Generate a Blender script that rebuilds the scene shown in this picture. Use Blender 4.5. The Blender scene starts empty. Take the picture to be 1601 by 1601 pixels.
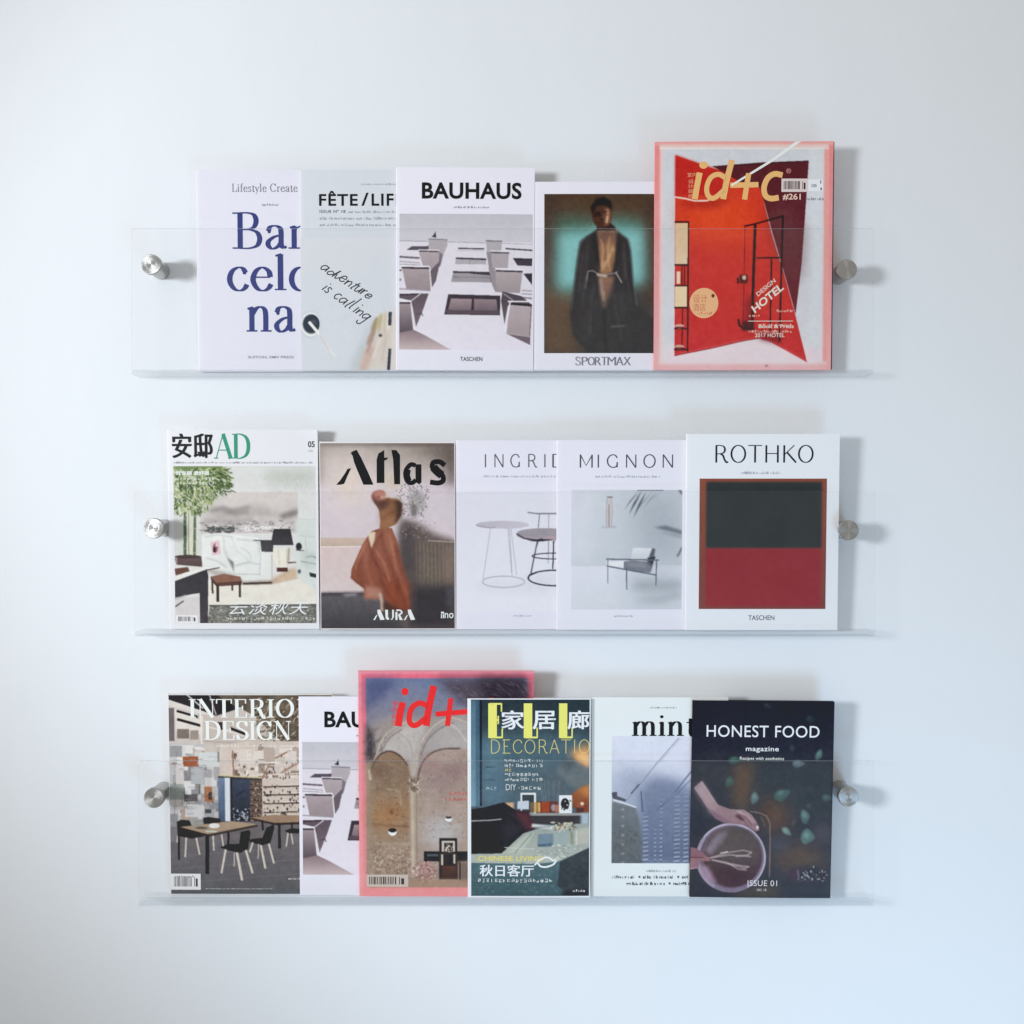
import bpy, bmesh, math, random
import numpy as np
from mathutils import Vector, Matrix

C = bpy.context.scene
COL = C.collection
# ------------------------------------------------------------------ camera, world, lamps, exposure
DIST = 1.50                      # camera to the plane of the clear panels
Y_REF = -0.040                   # that plane, metres in front of the wall
MPP = 0.00092                    # metres per photograph pixel on that plane
CAM_Y = Y_REF - DIST
cam_d = bpy.data.cameras.new('camera'); cam = bpy.data.objects.new('camera', cam_d); COL.objects.link(cam)
cam.location = (0, CAM_Y, 0); cam.rotation_euler = (math.pi / 2, 0, 0)
cam_d.sensor_width = 36.0; cam_d.lens = 36.0 * DIST / (1601 * MPP); cam_d.clip_end = 100; cam_d.clip_start = 0.01
C.camera = cam

world = bpy.data.worlds.new('World'); C.world = world; world.use_nodes = True
bg = world.node_tree.nodes['Background']
bg.inputs[1].default_value = 1.0
_n, _l = world.node_tree.nodes, world.node_tree.links        # the rest of the room: pale ceiling, greyer floor, brighter window side
_tc = _n.new('ShaderNodeTexCoord'); _sx = _n.new('ShaderNodeSeparateXYZ'); _l.new(_tc.outputs['Generated'], _sx.inputs[0])
_mr = _n.new('ShaderNodeMapRange'); _mr.inputs[1].default_value = -1; _mr.inputs[2].default_value = 1; _l.new(_sx.outputs['Z'], _mr.inputs[0])
_rp = _n.new('ShaderNodeValToRGB'); _l.new(_mr.outputs[0], _rp.inputs[0])
_rp.color_ramp.elements[0].position = .25; _rp.color_ramp.elements[0].color = (.40, .39, .375, 1)
_rp.color_ramp.elements[1].position = .75; _rp.color_ramp.elements[1].color = (.50, .505, .505, 1)
_mx = _n.new('ShaderNodeMapRange'); _mx.inputs[1].default_value = -1; _mx.inputs[2].default_value = 1; _mx.inputs[3].default_value = 1.03; _mx.inputs[4].default_value = .83
_l.new(_sx.outputs['X'], _mx.inputs[0]); _l.new(_mx.outputs[0], bg.inputs[1]); _l.new(_rp.outputs[0], bg.inputs[0])

def aim(o, target):
    d = Vector(target) - Vector(o.location)
    o.rotation_euler = d.to_track_quat('-Z', 'Y').to_euler()

def spot(name, loc, target, energy, color, radius, size_deg, blend):
    l = bpy.data.lights.new(name, 'SPOT'); l.energy = energy; l.color = color
    l.shadow_soft_size = radius; l.spot_size = math.radians(size_deg); l.spot_blend = blend
    o = bpy.data.objects.new(name, l); COL.objects.link(o); o.location = loc; aim(o, target); return o
def area(name, loc, target, energy, color, sx, sy):
    l = bpy.data.lights.new(name, 'AREA'); l.energy = energy; l.color = color; l.shape = 'RECTANGLE'
    l.size = sx; l.size_y = sy
    o = bpy.data.objects.new(name, l); COL.objects.link(o); o.location = loc; aim(o, target); return o

spot('window_light', (-2.7, -2.45, 0.3), (0.67, 0, 0.24), 376, (0.825, 0.895, 0.975), 0.34, 42.0, 0.14)
spot('low_fill_light', (1.1, -1.45, -1.75), (0.45, 0, -0.62), 74, (0.36, 0.66, 1.0), 0.4, 59, 0.9)  # added bluish fill from below right, no window stands there

vs = C.view_settings
vs.view_transform = 'Standard'; vs.look = 'None'; vs.exposure = 0.0; vs.gamma = 1.0; vs.use_curve_mapping = False
C.render.engine = 'CYCLES'
try:
    C.cycles.max_bounces = 10; C.cycles.transparent_max_bounces = 24
except Exception: pass

# ------------------------------------------------------------------ helpers
def lin(c):
    c = np.asarray(c, float) / 255.0
    return np.where(c <= 0.04045, c / 12.92, ((c + 0.055) / 1.055) ** 2.4)
LIGHT = np.array([0.86, 0.93, 1.04])     # what the room's light makes of a white print
HAZE = 0.018
def albedo(c, k=1.0):
    return np.clip((lin(c) - HAZE) / (LIGHT * k), 0.004, 0.90)

_mats = {}
def new_mat(name):
    m = bpy.data.materials.new(name); m.use_nodes = True
    return m, m.node_tree.nodes, m.node_tree.links, m.node_tree.nodes['Principled BSDF']
def ink(c, rough=0.45, k=1.0):
    key = ('ink', tuple(c), rough, k)
    if key not in _mats:
        m, n, l, b = new_mat('printed_ink')
        b.inputs['Base Color'].default_value = (*albedo(c, k), 1); b.inputs['Roughness'].default_value = rough
        b.inputs['Specular IOR Level'].default_value = 0.25
        _mats[key] = m
    return _mats[key]
def paper(c, rough=0.5, k=1.0):
    key = ('paper', tuple(c), rough, k)
    if key not in _mats:
        m, n, l, b = new_mat('cover_paper')
        tc = n.new('ShaderNodeTexCoord'); nz = n.new('ShaderNodeTexNoise'); nz.inputs['Scale'].default_value = 60
        nz.inputs['Detail'].default_value = 4
        mx = n.new('ShaderNodeMix'); mx.data_type = 'RGBA'
        a = albedo(c, k)
        mx.inputs[6].default_value = (*(a * 0.975), 1); mx.inputs[7].default_value = (*np.minimum(a * 1.02, .9), 1)
        l.new(tc.outputs['Object'], nz.inputs['Vector']); l.new(nz.outputs['Fac'], mx.inputs[0])
        l.new(mx.outputs[2], b.inputs['Base Color'])
        b.inputs['Roughness'].default_value = rough; b.inputs['Specular IOR Level'].default_value = 0.3
        _mats[key] = m
    return _mats[key]
def printed():
    if 'printed' not in _mats:
        m, n, l, b = new_mat('printed_picture')
        at = n.new('ShaderNodeAttribute'); at.attribute_name = 'Col'
        l.new(at.outputs['Color'], b.inputs['Base Color'])
        b.inputs['Roughness'].default_value = 0.4; b.inputs['Specular IOR Level'].default_value = 0.3
        _mats['printed'] = m
    return _mats['printed']
def page_edge():
    if 'pages' not in _mats:
        m, n, l, b = new_mat('page_edges')
        tc = n.new('ShaderNodeTexCoord'); mp = n.new('ShaderNodeMapping'); mp.inputs['Scale'].default_value = (1, 2600, 1)
        nz = n.new('ShaderNodeTexNoise'); nz.inputs['Scale'].default_value = 1.5
        cr = n.new('ShaderNodeValToRGB'); cr.color_ramp.elements[0].color = (.55, .55, .54, 1); cr.color_ramp.elements[1].color = (.82, .82, .81, 1)
        cr.color_ramp.elements[0].position = .3; cr.color_ramp.elements[1].position = .6
        l.new(tc.outputs['Object'], mp.inputs['Vector']); l.new(mp.outputs[0], nz.inputs['Vector'])
        l.new(nz.outputs['Fac'], cr.inputs[0]); l.new(cr.outputs[0], b.inputs['Base Color'])
        b.inputs['Roughness'].default_value = .8
        _mats['pages'] = m
    return _mats['pages']

def link_mesh(name, verts, faces, mats, midx=None, parent=None, smooth=False):
    me = bpy.data.meshes.new(name); me.from_pydata([tuple(v) for v in verts], [], faces)
    for m in mats: me.materials.append(m)
    if midx is not None: me.polygons.foreach_set('material_index', np.asarray(midx, np.int32))
    if smooth: me.polygons.foreach_set('use_smooth', np.ones(len(me.polygons), bool))
    me.update()
    o = bpy.data.objects.new(name, me); COL.objects.link(o)
    if parent: o.parent = parent
    return o
def bm_obj(name, bm, mat, parent=None, smooth=False):
    me = bpy.data.meshes.new(name); bm.to_mesh(me); bm.free(); me.materials.append(mat)
    if smooth: me.polygons.foreach_set('use_smooth', np.ones(len(me.polygons), bool))
    o = bpy.data.objects.new(name, me); COL.objects.link(o)
    if parent: o.parent = parent
    return o
def empty(name, loc, label, cat, group=None):
    o = bpy.data.objects.new(name, None); COL.objects.link(o); o.location = loc
    o.empty_display_size = .03; o['label'] = label; o['category'] = cat
    if group: o['group'] = group
    return o
def px(x, y, depth_y):
    """a point of the photograph placed on the plane Y = depth_y"""
    s = MPP * (depth_y - CAM_Y) / DIST
    return Vector(((x - 800.5) * s, depth_y, (800.5 - y) * s))

# ------------------------------------------------------------------ the wall
def build_wall():
    bm = bmesh.new()
    bmesh.ops.create_cube(bm, size=1.0)
    bmesh.ops.scale(bm, vec=(7, 0.12, 5), verts=bm.verts); bmesh.ops.translate(bm, vec=(0, 0.06, 0), verts=bm.verts)
    m, n, l, b = new_mat('painted_plaster')
    tc = n.new('ShaderNodeTexCoord')
    nz = n.new('ShaderNodeTexNoise'); nz.inputs['Scale'].default_value = 2.2; nz.inputs['Detail'].default_value = 5
    mx = n.new('ShaderNodeMix'); mx.data_type = 'RGBA'
    mx.inputs[6].default_value = (.835, .845, .85, 1); mx.inputs[7].default_value = (.86, .865, .865, 1)
    l.new(tc.outputs['Object'], nz.inputs['Vector']); l.new(nz.outputs['Fac'], mx.inputs[0]); l.new(mx.outputs[2], b.inputs['Base Color'])
    n2 = n.new('ShaderNodeTexNoise'); n2.inputs['Scale'].default_value = 260; n2.inputs['Detail'].default_value = 3
    n3 = n.new('ShaderNodeTexNoise'); n3.inputs['Scale'].default_value = 9; n3.inputs['Detail'].default_value = 3
    ad = n.new('ShaderNodeMath'); ad.operation = 'MULTIPLY_ADD'; ad.inputs[1].default_value = .12
    bp = n.new('ShaderNodeBump'); bp.inputs['Strength'].default_value = .4; bp.inputs['Distance'].default_value = .004
    l.new(tc.outputs['Object'], n2.inputs['Vector']); l.new(tc.outputs['Object'], n3.inputs['Vector'])
    l.new(n2.outputs['Fac'], ad.inputs[0]); l.new(n3.outputs['Fac'], ad.inputs[2])
    l.new(ad.outputs[0], bp.inputs['Height']); l.new(bp.outputs[0], b.inputs['Normal'])
    b.inputs['Roughness'].default_value = .75; b.inputs['Specular IOR Level'].default_value = .2
    o = bm_obj('wall', bm, m); o['kind'] = 'structure'
    o['label'] = 'smooth white painted wall behind the clear shelves'; o['category'] = 'wall'
    return o
build_wall()

# ------------------------------------------------------------------ the acrylic shelves
def acrylic(name, tint, extra):
    m = bpy.data.materials.new(name); m.use_nodes = True; n = m.node_tree.nodes; l = m.node_tree.links
    n.clear()
    out = n.new('ShaderNodeOutputMaterial'); tr = n.new('ShaderNodeBsdfTransparent'); gl = n.new('ShaderNodeBsdfGlossy')
    lw = n.new('ShaderNodeLayerWeight'); lw.inputs['Blend'].default_value = .5      # Schlick reflectance, the same from both sides
    pw = n.new('ShaderNodeMath'); pw.operation = 'POWER'; pw.inputs[1].default_value = 5; l.new(lw.outputs['Facing'], pw.inputs[0])
    fr = n.new('ShaderNodeMath'); fr.operation = 'MULTIPLY_ADD'; fr.inputs[1].default_value = .6; fr.inputs[2].default_value = .016; l.new(pw.outputs[0], fr.inputs[0])
    tr.inputs['Color'].default_value = (*tint, 1); gl.inputs['Roughness'].default_value = .04
    mx = n.new('ShaderNodeMixShader'); l.new(fr.outputs[0], mx.inputs[0]); l.new(tr.outputs[0], mx.inputs[1]); l.new(gl.outputs[0], mx.inputs[2])
    last = mx
    if extra:
        df = n.new('ShaderNodeBsdfDiffuse'); df.inputs['Color'].default_value = (.86, .9, .92, 1)
        tl = n.new('ShaderNodeBsdfTranslucent'); tl.inputs['Color'].default_value = (.86, .9, .92, 1)
        m1 = n.new('ShaderNodeMixShader'); m1.inputs[0].default_value = .5
        l.new(df.outputs[0], m1.inputs[1]); l.new(tl.outputs[0], m1.inputs[2])
        m2 = n.new('ShaderNodeMixShader'); m2.inputs[0].default_value = extra
        l.new(mx.outputs[0], m2.inputs[1]); l.new(m1.outputs[0], m2.inputs[2]); last = m2
    l.new(last.outputs[0], out.inputs['Surface'])
    return m
CLEAR = acrylic('clear_acrylic', (.999, .999, .999), 0)
RIM = acrylic('polished_acrylic_rim', (.93, .95, .96), .38)
SIDE = acrylic('cut_acrylic_side', (.98, .985, .985), .03)
LEDGE = acrylic('thick_acrylic_ledge', (.94, .95, .96), .11)

def steel():
    m, n, l, b = new_mat('brushed_steel')
    b.inputs['Base Color'].default_value = (.50, .485, .46, 1); b.inputs['Metallic'].default_value = 1
    b.inputs['Roughness'].default_value = .34; b.inputs['Anisotropic'].default_value = .8
    tg = n.new('ShaderNodeTangent'); tg.direction_type = 'RADIAL'; tg.axis = 'Y'
    l.new(tg.outputs[0], b.inputs['Tangent'])
    tc = n.new('ShaderNodeTexCoord'); sp = n.new('ShaderNodeVectorMath'); sp.operation = 'LENGTH'
    ml = n.new('ShaderNodeVectorMath'); ml.operation = 'MULTIPLY'; ml.inputs[1].default_value = (1, 0, 1)
    nz = n.new('ShaderNodeTexNoise'); nz.noise_dimensions = '1D'; nz.inputs['Scale'].default_value = 1900
    bp = n.new('ShaderNodeBump'); bp.inputs['Strength'].default_value = .25; bp.inputs['Distance'].default_value = .0004
    l.new(tc.outputs['Object'], ml.inputs[0]); l.new(ml.outputs[0], sp.inputs[0]); l.new(sp.outputs['Value'], nz.inputs['W'])
    l.new(nz.outputs['Fac'], bp.inputs['Height']); l.new(bp.outputs[0], b.inputs['Normal'])
    return m
STEEL = steel()

def box_mesh(name, x0, x1, y0, y1, z0, z1, parent, bevel=.0006):
    bm = bmesh.new(); bmesh.ops.create_cube(bm, size=1)
    for v in bm.verts:
        v.co = Vector((x0 if v.co.x < 0 else x1, y0 if v.co.y < 0 else y1, z0 if v.co.z < 0 else z1))
    # clear broad faces, bright polished upper rim, faint cut sides
    upright = (y1 - y0) < (z1 - z0)
    for f in bm.faces:
        n = f.normal
        if upright: f.material_index = 0 if abs(n.y) > .9 else (1 if n.z > .9 else 2)
        else: f.material_index = 3 if n.z < -.9 or n.y < -.9 else (2 if abs(n.x) > .9 else 0)
    bmesh.ops.recalc_face_normals(bm, faces=bm.faces)
    o = bm_obj(name, bm, CLEAR, parent); [o.data.materials.append(q) for q in (RIM, SIDE, LEDGE)]; return o

def lathe_y(name, prof, mat, parent, seg=48):
    """profile of (radius, y) turned round the local Y axis"""
    bm = bmesh.new(); rings = []
    for r, y in prof:
        if r < 1e-6: rings.append([bm.verts.new((0, y, 0))])
        else: rings.append([bm.verts.new((r * math.cos(2 * math.pi * k / seg), y, r * math.sin(2 * math.pi * k / seg))) for k in range(seg)])
    for a, b in zip(rings, rings[1:]):
        for k in range(seg):
            k2 = (k + 1) % seg
            if len(a) == 1: bm.faces.new((a[0], b[k2], b[k]))
            elif len(b) == 1: bm.faces.new((a[k], a[k2], b[0]))
            else: bm.faces.new((a[k], a[k2], b[k2], b[k]))
    bmesh.ops.recalc_face_normals(bm, faces=bm.faces)
    o = bm_obj(name, bm, mat, parent)
    return o

PANEL_BACK, PANEL_FRONT = -0.0330, -0.0365
FLOOR = .0072                    # thickness of the shelf floor
SHOW_Y = -0.0185                 # where the feet of the magazines stand, on average
def make_shelf(label, xl, xr, ytop, yfeet, knobs):
    pf = PANEL_FRONT
    tl = px(xl, ytop, pf); br = px(xr, ytop, pf)
    zf = px(0, yfeet, SHOW_Y).z; zb = zf - FLOOR
    root = empty('acrylic_shelf', (0, 0, zb), label, 'shelf', 'clear acrylic wall shelves')
    # bent sheet: front panel and the shelf floor
    box_mesh('front_panel', tl.x, br.x, PANEL_FRONT, PANEL_BACK, 0.0, tl.z - zb, root)
    box_mesh('shelf_floor', tl.x, br.x, PANEL_BACK + .0002, -0.0005, 0.0, FLOOR, root)
    for kx, ky in knobs:
        p = px(kx, ky, pf - .008)
        st = lathe_y('standoff', [(0, 0), (.0125, 0), (.0125, PANEL_BACK + .0006), (0, PANEL_BACK + .0006)], STEEL, root)
        st.location = (p.x, -0.0004, p.z - zb)
        R = .0146
        lathe_y('cap', [(R * .7, PANEL_FRONT - .0004), (R, PANEL_FRONT - .0006), (R, PANEL_FRONT - .0058), (R - .0009, PANEL_FRONT - .0070), (R * .5, PANEL_FRONT - .0071), (0, PANEL_FRONT - .0071)], STEEL, st)
    return zf
SHELF_Z = []
for lab, xl, xr, yt, yb, kn in [
    ('highest of the three clear acrylic shelves with its empty left end showing', 205, 1366, 357, 580, [(236, 413), (1325, 421)]),
    ('middle clear acrylic shelf between the other two with steel standoffs', 210, 1368, 768, 985, [(240, 826), (1328, 829)]),
    ('lowest of the three clear acrylic shelves holding the darkest covers', 216, 1366, 1190, 1402, [(240, 1248), (1327, 1246)])]:
    SHELF_Z.append(make_shelf(lab, xl, xr, yt, yb, kn))

# ------------------------------------------------------------------ painting printed pictures
class Canvas:
    """a cover picture, drawn with polygons, strokes and noise and later turned into a coloured fine mesh"""
    SS = 2
    def __init__(s, T, X0, Y0, X1, Y1, base, seed=1):
        s.T = T; (s.x0, s.y0), (s.x1, s.y1) = T(X0, Y0), T(X1, Y1)
        s.w = max(8, int(round(s.x1 - s.x0))); s.h = max(8, int(round(s.y1 - s.y0)))
        s.W, s.H = s.w * s.SS, s.h * s.SS
        s.a = np.ones((s.H, s.W, 3)) * np.asarray(base, float)
        s.rng = np.random.default_rng(seed)
    def P(s, pts):
        q = np.array([s.T(*p) for p in pts], float)
        q[:, 0] = (q[:, 0] - s.x0) / (s.x1 - s.x0) * s.W; q[:, 1] = (q[:, 1] - s.y0) / (s.y1 - s.y0) * s.H
        return q
    def _mask(s, q, pad=0):
        xa, ya = np.floor(q.min(0)).astype(int) - pad; xb, yb = np.ceil(q.max(0)).astype(int) + pad + 1
        xa, ya = max(xa, -pad), max(ya, -pad); xb, yb = min(xb, s.W + pad), min(yb, s.H + pad)
        if xb <= xa or yb <= ya: return None
        X, Y = np.meshgrid(np.arange(xa, xb) + .5, np.arange(ya, yb) + .5)
        m = np.zeros(X.shape, bool); n = len(q)
        for i in range(n):
            xi, yi = q[i]; xj, yj = q[(i + 1) % n]
            if yi == yj: continue
            c = ((yi > Y) != (yj > Y)) & (X < (xj - xi) * (Y - yi) / (yj - yi) + xi)
            m ^= c
        return m.astype(float), xa, ya
    @staticmethod
    def _blur(m, r):
        r = int(max(1, r))
        for ax in (0, 1):
            for _ in range(2):
                k = 2 * r + 1
                c = np.cumsum(np.pad(m, [(r + 1, r) if a == ax else (0, 0) for a in (0, 1)], mode='edge'), axis=ax)
                m = (np.take(c, range(k, c.shape[ax]), ax) - np.take(c, range(0, c.shape[ax] - k), ax)) / k
        return m
    def _comp(s, m, xa, ya, col, alpha):
        h, w = m.shape
        X0, Y0, X1, Y1 = max(xa, 0), max(ya, 0), min(xa + w, s.W), min(ya + h, s.H)
        if X1 <= X0 or Y1 <= Y0: return
        mm = (m[Y0 - ya:Y1 - ya, X0 - xa:X1 - xa] * alpha)[..., None]
        if isinstance(col, np.ndarray) and col.ndim == 3: col = col[Y0 - ya:Y1 - ya, X0 - xa:X1 - xa]
        s.a[Y0:Y1, X0:X1] = s.a[Y0:Y1, X0:X1] * (1 - mm) + np.asarray(col, float) * mm
    def poly(s, pts, col, alpha=1, blur=0, to=None, axis=1, tex=0):
        q = s.P(pts)
        if len(q) < 3: return
        b = blur * s.SS
        r = s._mask(q, int(2 * b) + 2 if b else 0)
        if r is None: return
        m, xa, ya = r
        if b: m = s._blur(m, b)
        c = np.asarray(col, float)
        if to is not None or tex:
            h, w = m.shape
            if to is None: to = col
            t = (np.linspace(0, 1, h)[:, None] if axis == 1 else np.linspace(0, 1, w)[None, :]) * np.ones((h, w))
            c = c[None, None] * (1 - t[..., None]) + np.asarray(to, float) * t[..., None]
            if tex: c = c + (s.field(h, w, 5) - .5)[..., None] * tex * 2
        s._comp(m, xa, ya, c, alpha)
    def rect(s, X0, Y0, X1, Y1, col, **k): s.poly([(X0, Y0), (X1, Y0), (X1, Y1), (X0, Y1)], col, **k)
    def ell(s, cx, cy, rx, ry, col, rot=0, a0=0, a1=360, **k):
        t = np.radians(np.linspace(a0, a1, 40)); r = math.radians(rot)
        s.poly([(cx + rx * math.cos(u) * math.cos(r) - ry * math.sin(u) * math.sin(r), cy + rx * math.cos(u) * math.sin(r) + ry * math.sin(u) * math.cos(r)) for u in t], col, **k)
    def ring(s, cx, cy, rx, ry, w, col, a0=0, a1=360, **k):
        t = np.radians(np.linspace(a0, a1, 60))
        s.line([(cx + rx * math.cos(u), cy + ry * math.sin(u)) for u in t], w, col, **k)
    def line(s, pts, w, col, **k):
        pts = [np.array(p, float) for p in pts]
        for a, b in zip(pts, pts[1:]):
            d = b - a; L = np.hypot(*d)
            if L < 1e-6: continue
            n = np.array([-d[1], d[0]]) / L * w / 2; e = d / L * w * .2
            s.poly([a + n - e, b + n + e, b - n + e, a - n - e], col, **k)
    def leaves(s, box, n, ln, wd, cols, ang=(0, 360), alpha=1, inside=None):
        for _ in range(n):
            x = s.rng.uniform(box[0], box[2]); y = s.rng.uniform(box[1], box[3])
            if inside and not inside(x, y): continue
            t = math.radians(s.rng.uniform(*ang)); L = ln * s.rng.uniform(.5, 1.3); w = wd * s.rng.uniform(.6, 1.3)
            dx, dy = math.cos(t), math.sin(t); c = cols[s.rng.integers(len(cols))]
            s.poly([(x, y), (x + dx * L * .5 - dy * w, y + dy * L * .5 + dx * w), (x + dx * L, y + dy * L), (x + dx * L * .5 + dy * w, y + dy * L * .5 - dx * w)], c, alpha=alpha)
    def blocks(s, box, n, smin, smax, cols, alpha=1):
        for _ in range(n):
            x = s.rng.uniform(box[0], box[2]); y = s.rng.uniform(box[1], box[3])
            w = s.rng.uniform(smin, smax); h = s.rng.uniform(smin, smax)
            c = np.array(cols[s.rng.integers(len(cols))]) + s.rng.uniform(-8, 8)
            s.rect(x, y, min(x + w, box[2]), min(y + h, box[3]), c, alpha=alpha)
    def field(s, h, w, cell):
        f = np.zeros((h, w)); amp = 1; tot = 0
        for o in range(3):
            c = max(1.0, cell * s.SS * 4 / 2 ** (2 * o)); gh, gw = int(h / c) + 3, int(w / c) + 3
            g = s.rng.random((gh, gw)); yy = np.arange(h) / c; xx = np.arange(w) / c
            y0, x0 = yy.astype(int), xx.astype(int); fy = (yy - y0)[:, None]; fx = (xx - x0)[None]
            fy = fy * fy * (3 - 2 * fy); fx = fx * fx * (3 - 2 * fx)
            A = g[y0][:, x0] * (1 - fx) + g[y0][:, x0 + 1] * fx; B = g[y0 + 1][:, x0] * (1 - fx) + g[y0 + 1][:, x0 + 1] * fx
            f += amp * (A * (1 - fy) + B * fy); tot += amp; amp *= .6
        return f / tot
    def noise(s, amp, cell=4, box=None):
        f = (s.field(s.H, s.W, cell) - .5)[..., None] * 2 * amp
        if box is None: s.a = s.a + f
        else:
            q = s.P([(box[0], box[1]), (box[2], box[3])]).astype(int); (xa, ya), (xb, yb) = np.maximum(q, 0)
            s.a[ya:yb, xa:xb] += f[ya:yb, xa:xb]
    grain = 7.0
    @staticmethod
    def _blur1(m):
        for ax in (0, 1):
            q = np.pad(m, [(1, 1) if a == ax else (0, 0) for a in (0, 1)], mode='edge'); n = m.shape[ax]
            m = (np.take(q, range(0, n), ax) + 2 * m + np.take(q, range(2, n + 2), ax)) / 4
        return m
    def result(s):
        s.a = np.stack([s._blur1(s.a[..., k]) for k in range(3)], -1)          # the softness of printed photographs
        L = s.a.mean(-1, keepdims=True); con = .35 + .65 * np.sin(np.clip(L, 0, 255) / 255 * math.pi)
        s.a += (s.field(s.H, s.W, 1.2)[..., None] - .5) * 2 * s.grain * con
        s.a += np.stack([s.field(s.H, s.W, 9) - .5 for _ in range(3)], -1) * s.grain * .45 * con
        s.a += s.rng.normal(0, 2.0, s.a.shape)
        a = s.a.reshape(s.h, s.SS, s.w, s.SS, 3).mean((1, 3))
        a = a + np.where(a < 128, 5.5, 1.0) * np.sin((a - 128) / 128 * math.pi)          # a little more contrast
        a = a * .88 + a.mean(-1, keepdims=True) * .12
        return np.clip(a, 3, 250)

# ------------------------------------------------------------------ lettering
_fontcache = {}
def text_mesh(txt, weight=0.0, spacing=1.0, shear=0.0):
    key = (txt, weight, spacing, shear)
    if key in _fontcache: return _fontcache[key]
    cu = bpy.data.curves.new('lettering', 'FONT'); cu.body = txt; cu.size = 1; cu.offset = weight
    cu.space_character = spacing; cu.shear = shear; cu.resolution_u = 4; cu.fill_mode = 'FRONT'; cu.dimensions = '2D'
    ob = bpy.data.objects.new('lettering', cu); COL.objects.link(ob)
    dg = bpy.context.evaluated_depsgraph_get(); ev = ob.evaluated_get(dg)
    me = bpy.data.meshes.new_from_object(ev)
    v = np.empty(len(me.vertices) * 3); me.vertices.foreach_get('co', v); v = v.reshape(-1, 3)[:, :2].copy()
    f = [tuple(p.vertices) for p in me.polygons]
    bpy.data.objects.remove(ob); bpy.data.curves.remove(cu); bpy.data.meshes.remove(me)
    _fontcache[key] = (v, f); return v, f

def ell_pts(cx, cy, rx, ry, a0=90, a1=450, n=9):
    return [(cx + rx * math.cos(math.radians(a)), cy + ry * math.sin(math.radians(a))) for a in np.linspace(a0, a1, n)]
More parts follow.
